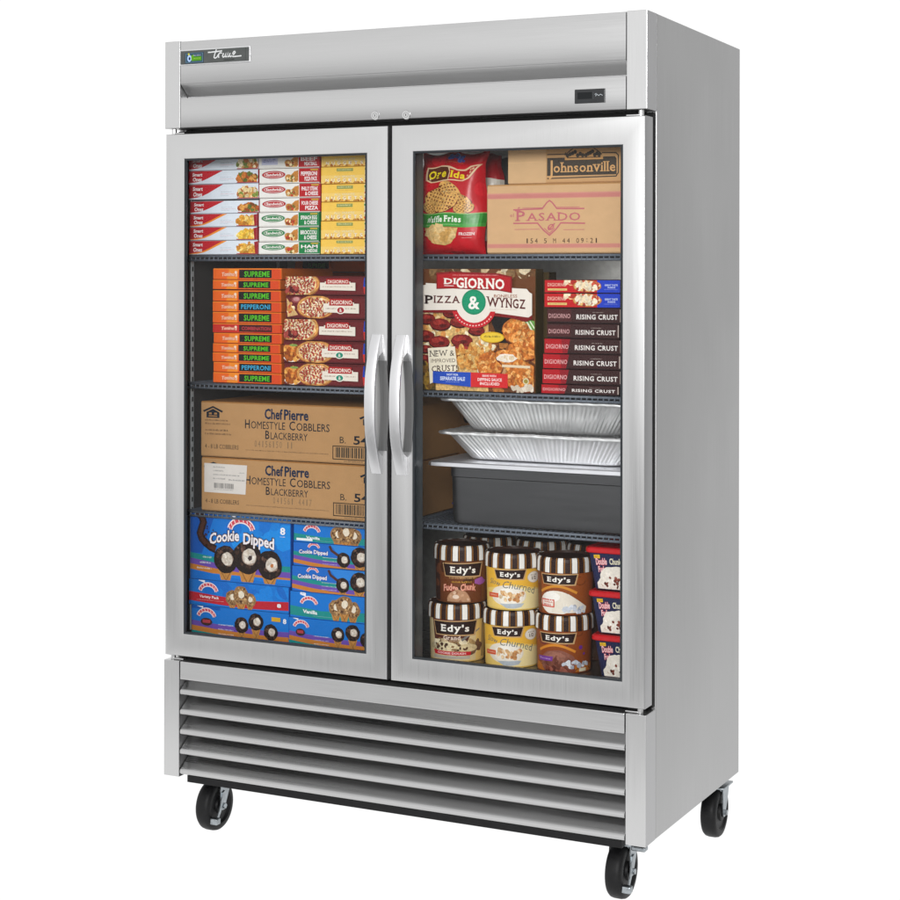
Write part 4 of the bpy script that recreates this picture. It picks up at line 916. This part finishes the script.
def dg_art(kind):
    def art(A):
        if kind == 'slice':
            A.rect(0, 0, 1, 1, 'c4161e'); A.rect(.70, 0, 1, 1, '1c3ec0'); A.text('DIGIORNO', .04, .22, .29, .50, 'e8b8a8', .015); A.rect(.04, .68, .30, .84, 'e2c87a'); A.scrib(.06, .72, .28, .80, '9a6a2a', 1, 7)
            A.poly([(.25, 0), (.46, .0), (.44, .35), (.34, .45)], 'd8a878', 1); A.blobs(.34, .18, .07, .16, ('c23b2c', 'f0d8b8', 'a82a20'), 14, .006, 1, 2)
            A.pizza(.57, .48, .19, .48, 10, .008, 4, 'a02218'); A.blobs(.57, .4, .15, .28, ('f3e6cc', 'efd9b4', 'c8543a'), 26, .006, .8, 3)
            A.text('GREAT TASTE', .80, .32, .97, .46, 'c8d4f2', .05); A.text('INSIDE', .84, .52, .94, .64, 'c8d4f2', .05); A.scrib(.79, .72, .97, .78, 'a8b8ea', 1, 7)
        else:
            A.rect(0, 0, 1, 1, '3a1e1e'); A.rect(0, .92, 1, 1, '2c1515')
            if kind == 'redend':
                A.poly([(0, 0), (.34, 0), (.30, 1), (0, 1)], 'b3121e'); A.poly([(.22, 0), (.34, 0), (.30, 1), (.24, 1)], '8f1220')
            else: A.rect(0, .08, .33, .9, '4c2122')
            A.text('DIGIORNO', .02, .36, .315, .68, 'd2a2a2' if kind == 'dark' else 'e6b4b4', .01, spacing=1.08)
            A.text('RISING CRUST', .40, .40, .955, .74, 'eee8e4', .022, spacing=1.12); A.scrib(.62, .24, .76, .30, 'c8b8b0', 1, 4)
            A.rect(.985, .05, 1, .9, 'b8a8a0')
    return art
ys = [279.6, 293, 307.6, 323.2, 338.3, 353.6, 368.8, 384, 396.5]; zs = rows(546, ys, SB + .0012)
le = [544.4, 544.2, 546.3, 546.5, 543.6, 542.6, 541.8, 541]; kk = ['slice', 'slice', 'dark', 'dark', 'redend', 'redend', 'redend', 'redend']
lb = ['red and blue pizza box with slice picture, topmost of its stack', 'red and blue pizza box with slice picture, second down', 'dark brown rising crust pizza box under the two red and blue boxes', 'dark brown rising crust pizza box resting on the highest red ended box', 'brown pizza box with red end, highest of the four red ended ones', 'brown pizza box with red end, second of the four red ended ones', 'brown pizza box with red end, third of the four red ended ones', 'brown pizza box with red end, bottom of its stack']
for i in range(8):
    carton('pizza_box', lb[i], 'frozen pizza', 'rising crust pizza boxes', X(le[i]), X(620.6) + random.uniform(-.001, .001) - (.004 if i in (3, 7) else 0), zs[i + 1] + .0008, zs[i] - .0005, dg_art(kk[i]), '3a1c1c', '3a1c1c', jig=random.uniform(0, .005), depth=.30, rz=random.uniform(-.006, .006))

# ---------------- right, third shelf: foil trays over a deep lidded pan, a carton behind
def rrect(cx, cy, hx, hy, r, n=10, per=0):
    P = []
    for qx, qy, a0 in ((1, -1, -PI / 2), (1, 1, 0), (-1, 1, PI / 2), (-1, -1, PI)):
        for k in range(n + 1):
            a = a0 + PI / 2 * k / n; P.append((cx + qx * (hx - r) + r * math.cos(a), cy + qy * (hy - r) + r * math.sin(a)))
    # resample evenly
    L = [0]
    for i in range(len(P)): p, q = P[i], P[(i + 1) % len(P)]; L.append(L[-1] + math.hypot(q[0] - p[0], q[1] - p[1]))
    out = []; tot = L[-1]; i = 0
    for k in range(per):
        d = tot * k / per
        while L[i + 1] < d: i += 1
        t = (d - L[i]) / (L[i + 1] - L[i] + 1e-12); p, q = P[i], P[(i + 1) % len(P)]
        out.append((p[0] + (q[0] - p[0]) * t, p[1] + (q[1] - p[1]) * t))
    return out
def foil_tray(label, x0, x1, z0, z1, seed):
    R = random.Random(seed); cx = (x0 + x1) / 2; hx = (x1 - x0) / 2; hy = .135; cy = YP + .004 + hy; N = 960
    tr = hx; h = z1 - z0; taper = .048
    def ring(inset, z, rib, cr=0.):
        P = rrect(cx, cy, hx - inset, hy - inset * .72, .035, 10, N); out = []
        for k, (x, y) in enumerate(P):
            w_ = math.sin(2 * PI * k / 8. + 1.1 * math.sin(k / 41)) * rib * (.75 + .35 * math.sin(k * .21 + seed) + .25 * math.sin(k * .083 + seed * 2))
            nx, ny = (x - cx) / hx, (y - cy) / hy; l = math.hypot(nx, ny)
            j = cr * (math.sin(k * .13 + seed) * .6 + math.sin(k * .31 + z * 60 + seed * 2) * .5 + math.sin(k * .047 + z * 25) * .8)
            out.append((x + nx / l * (w_ + j), y + ny / l * (w_ + j), z + j * .6))
        return out
    L = [ring(-.004, z1 - .0075, 0, .0009), ring(-.0062, z1 - .004, 0, .0010), ring(-.004, z1 - .0006, 0, .0010), ring(.004, z1, 0, .0009), ring(.011, z1 - .002, 0, .0006)]
    for t in [i / 10 for i in range(11)]: L.append(ring(.013 + taper * t, z1 - .0045 - (h - .0060) * t, .0013 * min(1, 6 * t + .3) * min(1, (1 - t) * 8 + .1), .0010 * (1 - t)))
    L.append(ring(.013 + taper + .006, z0, 0))
    mb = MB(); mb.loops(L, True, False, True)
    # inside of the pan
    L2 = [ring(.0118, z1 - .0022, 0, .0006)] + [ring(.0142 + taper * t, z1 - .0045 - (h - .0075) * t, .0013 * min(1, (1 - t) * 8 + .1), .0010 * (1 - t)) for t in (0, .5, 1)]
    mb.loops(L2, True, False, True)
    o = mb.build('foil_tray', FOIL, None, (cx, cy, z0), smooth=True)
    return tag(o, label, 'foil tray', 'crimped foil trays')
lidz = Z(500, 464)
tz0 = lidz + .003; tzm = Z(470, 432.5)
foil_tray('crimped silver foil tray sitting directly on the flat steel lid', X(436, 430), 1.256, tz0, tzm, 3)
foil_tray('crimped silver foil tray stacked above the other one, touching the shelf above', X(437.5, 400), 1.254, tzm + .002, SB - .0165, 6)
bx0, bx1 = X(447.5, 490), 1.262
pan = empty('deep_pan', ((bx0 + bx1) / 2, YP + .15, .8345 + .001)); tag(pan, 'deep dark grey steel pan with a flat pale lid, carrying the foil trays', 'food pan')
mb = MB(); hx = (bx1 - bx0) / 2; cx = (bx0 + bx1) / 2; zb = .8355; zt = lidz - .009
def rr(ins, z, y0=.001): return [(x, y, z) for x, y in rrect(cx, YP + y0 + .145, hx - ins, .145 - ins, .022, 8, 160)]
mb.loops([rr(.010, zb), rr(.006, zb + .003), rr(.0045, zb + .012), rr(.0022, zt - .030), rr(.0022, zt - .0285), rr(.0002, zt - .0265), rr(0, zt), rr(.003, zt), rr(.006, zt - .03), rr(.012, zb + .006)], True, True, True)
mb.build('pan_body', BIN, pan, smooth=.5)
lx0 = X(428.5, 462); mb = MB()
L = []
for ins, z in ((.004, zt - .0035), (.0, zt - .0025), (.0, zt + .0060), (.003, zt + .0085), (.012, zt + .0090)):
    L.append([(x, y, z) for x, y in rrect((lx0 + 1.264) / 2, YP + .1500, (1.264 - lx0) / 2 - ins, .158 - ins, .012, 6, 140)])
mb.loops(L, True, True, True); mb.build('pan_lid', LIDM, pan, smooth=.5)
carton('cardboard_case', 'dark brown carton standing behind the steel pan and trays', 'cardboard box', None, X(418, 440, .25), X(443.5, 440, .25) + .06, .8358, Z(430, 405, .25), lambda A: (A.line([(0, .36), (1, .36)], .003, '2a1c10'), A.line([(0, .72), (1, .70)], .003, '2a1c10'), A.ell(.34, .17, .07, .05, '1c130c')), '6a4a2a', '4a331e', y=.44, depth=.18, material=KRAFT)
# dark blue bag at the back corner
mb = MB()
bag('frozen_bag', 'small dark blue bag low behind the steel pan', X(423, 510, .19), X(447, 510, .19), .836, Z(430, 503, .19), .33, .07, lambda A: A.blobs(.5, .6, .4, .3, ('2a4ab8', '16205a', '3a62c8'), 16, .006, .4, 3), '1c2440', 0, 4)

# ---------------- right, bottom: round tubs and square tubs
def tub(label, x, y, z0, h, r, art, base, group, front=0.):
    t = empty('ice_cream_tub', (x, y, z0)); tag(t, label, 'ice cream tub', group)
    mb = MB(); hl = h * .245                    # lid height
    r0 = r * .945
    zl = h - hl
    mb.lathe([(.001, .0015), (r0 - .004, .0015), (r0 - .003, 0), (r0 - .0008, .0006), (r0, .003), (r0 + (r * .985 - r0), zl + .006)], (x, y, z0), 'z', 64, base)
    view = math.atan2(CAM.y - y, CAM.x - x)      # the label's middle faces out of the door
    mid = view + front; span = 2.6
    def fn(u, v, off):
        a = mid + (u - .5) * span; zz = zl - v * (zl - .004); rr_ = r0 + (r * .985 - r0) * (zz / zl) + off
        return (x + rr_ * math.cos(a), y + rr_ * math.sin(a), z0 + zz)
    A = Art(mb, fn, span * r * .96, zl, 52, 1)
    if art: art(A)
    b = mb.build('tub_body', CARD, t, smooth=False)
    mb = MB(); nst = 13; n = nst * 16
    def strp(i, k):
        q = (k % 16); return 'eeeae4' if q < 6 else ('a06a2c' if q in (7, 14) else '2e1812')
    rl = r * 1.03
    mb.lathe([(rl, zl - .002), (rl + .0012, zl - .001), (rl + .0006, h - .010), (rl - .001, h - .003), (rl - .0035, h), (rl - .006, h - .0006)], (x, y, z0), 'z', n, colfn=strp)
    mb.lathe([(rl - .006, h - .0006), (rl - .0075, h - .006), (rl * .5, h - .0062), (.0005, h - .0062)], (x, y, z0), 'z', n, '3c2218')
    mb.lathe([(rl, zl - .002), (r * .98, zl - .0015)], (x, y, z0), 'z', n, '2a160e')
    mb.build('tub_lid', CARD, t, smooth=False)
    return t
def plate(A, u0, v0, u1, v1, txt="Edy's", col='2a1713'):
    A.poly([(u0 - .015, v0 - .02), (u1 + .02, v0 - .045), (u1 - .02, v1 + .03), (u0 + .03, v1 + .02)], 'c8a070'); A.poly([(u0, v0), (u1, v0 - .02), (u1 - .04, v1), (u0 + .04, v1)], col)
    A.text(txt, u0 + (u1 - u0) * .2, v0 + (v1 - v0) * .2, u0 + (u1 - u0) * .82, v1 - (v1 - v0) * .26, 'f4eee6', .05, 0, True)
def t_choc(A):       # brown double chocolate
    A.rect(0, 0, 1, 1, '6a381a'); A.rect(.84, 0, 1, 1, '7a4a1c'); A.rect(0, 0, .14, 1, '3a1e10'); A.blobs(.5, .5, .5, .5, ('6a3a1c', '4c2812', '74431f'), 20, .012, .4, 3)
    plate(A, .22, .10, .82, .38); A.scrib(.32, .41, .74, .46, 'd0a468', 1, 9); A.scrib(.36, .50, .66, .56, 'c8942c', 1, 6)
    A.text('Fudge', .22, .60, .46, .76, 'e8a890', .06, 0, arc=.03, edge='8c2a20'); A.text('Chunk', .49, .58, .72, .74, 'e8a890', .06, 0, arc=.03, edge='8c2a20')
    A.ell(.80, .52, .10, .09, 'a05aa8', 0, 14, 0, .15); A.scoop(.46, 1.0, .030, 'b88a68', ('c89c7c', '9a6a4c', 'd8b498'), 18); A.ell(.42, .88, .05, .05, 'e8d0bc')
def t_cream(A):      # cookie dough
    A.rect(0, 0, 1, 1, 'd9c394'); A.rect(.80, 0, 1, 1, 'e6c272'); A.rect(.92, .1, .96, .95, 'a89060'); A.poly([(.12, .02), (.76, .0), (.70, .42), (.66, .56), (.16, .56)], '55291f'); A.poly([(.12, .02), (.66, .0), (.62, .06), (.16, .06)], '6e3428')
    A.blobs(.5, .68, .40, .12, ('c8b48c', 'a88a5c', 'e2d4b4', '6a4a34', 'd4c09a', '8a6844'), 60, .012, .9, 5); A.ell(.36, .68, .20, .12, 'd8c8a2', .7, 18, 0, .06); A.ell(.66, .70, .16, .10, 'd2bf96', .7, 18, 0, .06); A.blobs(.45, .68, .3, .09, ('4a3022', '5c3d28', '8a6a48'), 18, .004, .4, 6)
    A.line([(.62, .46), (.86, .26)], .0035, '8a8680'); A.line([(.58, .52), (.64, .44)], .006, '77736e')
    plate(A, .16, .08, .80, .38); A.text('Grand', .32, .40, .56, .50, 'e2ccbc', .03, 0, True); A.scrib(.30, .52, .58, .545, 'c8a898', 1, 8)
    A.poly([(.14, .77), (.72, .79), (.71, .88), (.16, .87)], 'c81e2c'); A.text('COOKIE DOUGH', .22, .795, .64, .845, 'f0d0d0', .03, 0, slope=.012); A.rect(.14, .89, .70, .96, 'b8b0a4'); A.scrib(.18, .91, .5, .93, '8a8278', 1, 8)
def t_yell(A):
    A.rect(0, 0, 1, 1, 'eab43c'); A.poly([(0, .55), (.5, .40), (1, .55), (1, 1), (0, 1)], 'edcb70'); A.poly([(.45, .45), (1, .58), (1, 1), (.40, 1)], 'f2e0a4')
    plate(A, .20, .07, .66, .27); A.ell(.80, .24, .115, .14, 'cfc0a8'); A.ell(.80, .24, .105, .128, 'eee8dc'); A.scrib(.74, .17, .86, .21, '6a5a4a', 1, 3); A.text('1/2', .76, .22, .84, .30, '5a4a3a', .03)
    A.ell(.40, .68, .27, .25, 'eadfce', .1, 28); A.ell(.44, .70, .21, .22, 'f2eadd', .1, 24); A.ell(.38, .60, .10, .10, 'f6f0e6', .1); A.blobs(.46, .68, .17, .15, ('c8905a', 'b87848', 'e2c49c', 'd8ac78'), 20, .006, .8, 4); A.poly([(.28, .88), (.64, .86), (.60, .95), (.50, .985), (.38, .98)], 'b4bcc4', .2)
    A.text('Slow', .10, .28, .28, .42, '5a6468', -.005, .25, arc=.02, slope=.05); A.text('Churned', .32, .32, .80, .50, '5a6468', -.005, .25, arc=.05, slope=.16)
    A.poly([(.06, .64), (.26, .63), (.26, .74), (.06, .75)], 'd65a34'); A.scrib(.09, .67, .24, .71, 'f4d4bc', 1, 5)
def swirl(A, cols, n, seed):
    R = random.Random(seed)
    for _ in range(n):
        u, v, r = R.random(), R.random(), R.uniform(.05, .09); A.line([(u + r * math.cos(t), v + r * 1.2 * math.sin(t)) for t in [k * .6 for k in range(9)]], .002, R.choice(cols))
def t_van(A):
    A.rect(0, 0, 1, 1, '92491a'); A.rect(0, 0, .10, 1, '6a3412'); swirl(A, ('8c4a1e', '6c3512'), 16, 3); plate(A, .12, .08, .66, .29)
    A.line([(.10 + .56 * k / 12, .50 - .16 * math.sin(PI * k / 12)) for k in range(13)], .006, 'd08a2c')
    A.ell(.36, .74, .26, .29, 'ece4d8', .1, 26); A.poly([(.34, .46), (.54, .52), (.70, .70), (.82, .84), (.80, .97), (.30, .98)], 'e6dccd', .1); A.ell(.30, .60, .12, .12, 'f4eee6', .1)
    A.frame(.12, .68, .33, .84, .003, 'd04a34'); A.text('VANILLA', .15, .71, .31, .75, 'c83a2c', .04); A.text('BEAN', .15, .775, .28, .82, 'c83a2c', .04)
    A.blobs(.66, .90, .20, .07, ('c8ccd6', 'a8acb8', 'dfe2ea'), 16, .006, .3, 3)
def t_coc(A):
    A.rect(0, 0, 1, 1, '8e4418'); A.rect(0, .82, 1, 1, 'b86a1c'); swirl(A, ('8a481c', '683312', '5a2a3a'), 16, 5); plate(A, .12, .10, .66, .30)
    A.line([(.10 + .56 * k / 12, .52 - .16 * math.sin(PI * k / 12)) for k in range(13)], .006, 'd8882a')
    A.ell(.40, .78, .27, .30, '8a5444', .5, 26, 0, .03); A.ell(.36, .64, .15, .12, 'a06a58', .5); A.blobs(.42, .74, .22, .2, ('7a4636', '9a6452', '6c3a2c'), 24, .008, .6, 7)
    A.ell(.74, .42, .03, .05, '6a2a8a'); A.ell(.80, .58, .02, .03, '6a2a8a'); A.poly([(.06, .66), (.34, .64), (.33, .75), (.08, .77)], '7a3a9a'); A.scrib(.10, .69, .31, .73, 'd8bce4', 1, 6)
    A.blobs(.40, .95, .26, .05, ('7a3c2c', '9a5848', '5a2a20'), 22, .007, .8, 8); A.blobs(.68, .82, .2, .07, ('ccd0da', 'a8acb8', 'e2e4ea'), 16, .006, .3, 5); A.rect(.72, .92, .84, 1, 'e2d6b8')
h1 = .152; zf = Z0 + .0035; rt = .0675
GT = 'round striped lid ice cream tubs'
ty = .148
xs = [X(454, 620, ty - .02), X(508.5, 620, ty - .02), X(561, 620, ty - .02)]
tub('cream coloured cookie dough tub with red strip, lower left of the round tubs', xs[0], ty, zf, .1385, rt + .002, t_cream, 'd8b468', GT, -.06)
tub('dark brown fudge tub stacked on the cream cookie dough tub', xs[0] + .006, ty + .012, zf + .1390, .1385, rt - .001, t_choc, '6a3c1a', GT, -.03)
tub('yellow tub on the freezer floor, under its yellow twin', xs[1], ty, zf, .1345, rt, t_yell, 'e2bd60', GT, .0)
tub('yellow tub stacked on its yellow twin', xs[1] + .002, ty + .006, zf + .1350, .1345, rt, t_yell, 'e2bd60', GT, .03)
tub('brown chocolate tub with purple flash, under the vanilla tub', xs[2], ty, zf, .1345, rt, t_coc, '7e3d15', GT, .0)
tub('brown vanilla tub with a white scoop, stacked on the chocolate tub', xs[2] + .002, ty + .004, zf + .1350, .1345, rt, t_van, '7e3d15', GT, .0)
bk = [('left', 0), ('middle', 1), ('right', 2)]
for nm, k in bk:
    for j in range(2):
        tub(f'brown tub in the back row, {"upper" if j else "lower"} one behind the {["brown fudge and cream", "yellow", "chocolate and vanilla"][k]} tubs', xs[k] + .012, ty + .165, zf + j * .139, .1385, rt, None, '4a2a16', GT)
# square tubs with red lids, stacked at the right
def sq_art(A):
    A.rect(0, 0, 1, 1, '22264a'); A.poly([(.03, .06), (.16, .05), (.16, .15), (.03, .16)], 'e2b42c'); A.scrib(.05, .08, .14, .13, '8a5a1c', 1, 3)
    A.text('Double', .05, .15, .30, .33, 'f0c4c6', .03, .05, edge='c02a3c', slope=-.02); A.text('Fudge', .08, .37, .30, .53, 'f0c4c6', .03, .05, edge='c02a3c', slope=-.02); A.text('Chunk', .36, .13, .62, .30, 'e6dfc4', .03, slope=-.01)
    A.poly([(.14, .58), (.26, .46), (.44, .43), (.98, .46), (.98, .60), (.44, .58), (.26, .66)], 'd4602e'); A.scrib(.36, .47, .80, .53, 'f4d0b0', 1, 8)
    for u, v, r, s_ in ((.12, .95, .017, 1), (.22, .86, .020, 2), (.34, .70, .028, 3), (.50, .74, .034, 4), (.40, .92, .026, 5), (.60, .90, .030, 6), (.80, .85, .034, 7)): A.scoop(u, v, r, 'ece4d8', ('f6f1e8', 'dfd2c4', 'cdb6a2', 'f2eae0'), 14, s_)
    A.blobs(.42, .82, .28, .15, ('7a3a2c', '9c5444', '5c261c'), 16, .0040, .5, 9)
def sqtub(label, x0, z0, z1):
    t = empty('square_tub', (x0 + .074, YP + .09, z0)); tag(t, label, 'ice cream tub', 'square red lidded tubs')
    h = z1 - z0; hl = h * .135; w = .140; d = .150; tp = .012; y0 = YP + .006
    def ring(i, z): return [(x, y, z) for x, y in rrect(x0 + .074, y0 + .009 + d / 2, w / 2 - i, d / 2 - i, .014, 6, 96)]
    mb = MB(); mb.loops([ring(tp + .003, z0), ring(tp, z0 + .002), ring(0, z1 - hl + .002)], True, True, False, '22264a')
    def fn(u, v, off):
        i = tp * v; z = z1 - hl - v * (h - hl - .003)
        return (x0 + .074 - (w / 2 - i - .012) + u * (w - 2 * i - .024), y0 + .009 + i - off - .0002, z)
    A = Art(mb, fn, w - .024, h - hl); sq_art(A)
    mb.build('tub_body', CARD, t)
    mb = MB(); mb.loops([ring(-.004, z1 - hl), ring(-.0055, z1 - hl + .002), ring(-.005, z1 - .003), ring(-.002, z1 - .0004), ring(.003, z1 - .0004), ring(.005, z1 - .003)], True, False, True, 'c4121c')
    mb.build('tub_lid', FILMM, t, smooth=.6)
zq = [zf, Z(600, 626.5), Z(600, 581), Z(600, 540)]
zq = [zf, zf + .1005, zf + .2015, zf + .3025]
sqtub('square navy tub with red lid on the freezer floor, bottom of three', X(589, 640), zf, zf + .1000)
sqtub('square navy tub with red lid between two others, middle of three', X(586, 600), zf + .1005, zf + .2010)
sqtub('square navy tub with red lid, topmost of three in the right corner', X(583, 560), zf + .2015, zf + .3020)

# ================================================================ light
w = bpy.data.worlds.new('World'); S.world = w; w.use_nodes = True
n = w.node_tree.nodes; l = w.node_tree.links
bg = n['Background']
tc = n.new('ShaderNodeTexCoord'); sp = n.new('ShaderNodeSeparateXYZ'); l.new(tc.outputs['Generated'], sp.inputs[0])
rp = n.new('ShaderNodeValToRGB'); rp.color_ramp.interpolation = 'EASE'
mr = n.new('ShaderNodeMapRange'); mr.inputs['From Min'].default_value = -1; mr.inputs['From Max'].default_value = 1
l.new(sp.outputs['Z'], mr.inputs['Value']); l.new(mr.outputs[0], rp.inputs[0])
e = rp.color_ramp.elements
e[0].position = .34; e[0].color = (.22, .22, .22, 1); e[1].position = .535; e[1].color = (.86, .86, .86, 1)
x = e.new(.44); x.color = (.62, .62, .62, 1); x = e.new(.60); x.color = (.70, .70, .70, 1); x = e.new(.85); x.color = (.62, .62, .62, 1)
# the studio falls off to grey on the right-hand side and behind
dt = n.new('ShaderNodeVectorMath'); dt.operation = 'DOT_PRODUCT'; l.new(tc.outputs['Generated'], dt.inputs[0]); dt.inputs[1].default_value = (.55, .83, 0)
mr2 = n.new('ShaderNodeMapRange'); mr2.interpolation_type = 'SMOOTHSTEP'; mr2.inputs['From Min'].default_value = -.35; mr2.inputs['From Max'].default_value = .6; mr2.inputs['To Min'].default_value = 1; mr2.inputs['To Max'].default_value = .55
l.new(dt.outputs['Value'], mr2.inputs['Value'])
mxw = n.new('ShaderNodeMix'); mxw.data_type = 'RGBA'; mxw.blend_type = 'MULTIPLY'; mxw.inputs['Factor'].default_value = 1
l.new(rp.outputs[0], mxw.inputs[6]); l.new(mr2.outputs[0], mxw.inputs[7])
l.new(mxw.outputs[2], bg.inputs[0]); bg.inputs[1].default_value = 1.45
def area(name, loc, target, sx, sy, power, spread=180):
    a = bpy.data.lights.new(name, 'AREA'); a.shape = 'RECTANGLE'; a.size = sx; a.size_y = sy; a.energy = power; a.spread = math.radians(spread)
    o = bpy.data.objects.new(name, a); C.objects.link(o); o.location = loc
    o.rotation_euler = (Vector(target) - Vector(loc)).to_track_quat('-Z', 'Y').to_euler(); return o
area('softbox', (2.7, -5.2, 2.5), (.6, 0, 1.05), 1.4, 1.4, 185)
# small lamps of the cabinet itself, under the shelves at the back
for x, z in ((1.10, SA - .035), (.95, 1.735), (.35, 1.735)): area('cabinet_lamp', (x, .56, z), (x, .66, z - .10), .30, .02, .22)
S.view_settings.view_transform = 'Standard'; S.view_settings.look = 'None'; S.view_settings.exposure = 0; S.view_settings.gamma = 1
S.render.engine = 'CYCLES'; S.cycles.max_bounces = 10; S.cycles.transparent_max_bounces = 12; S.cycles.use_denoising = True; S.cycles.sample_clamp_indirect = 6
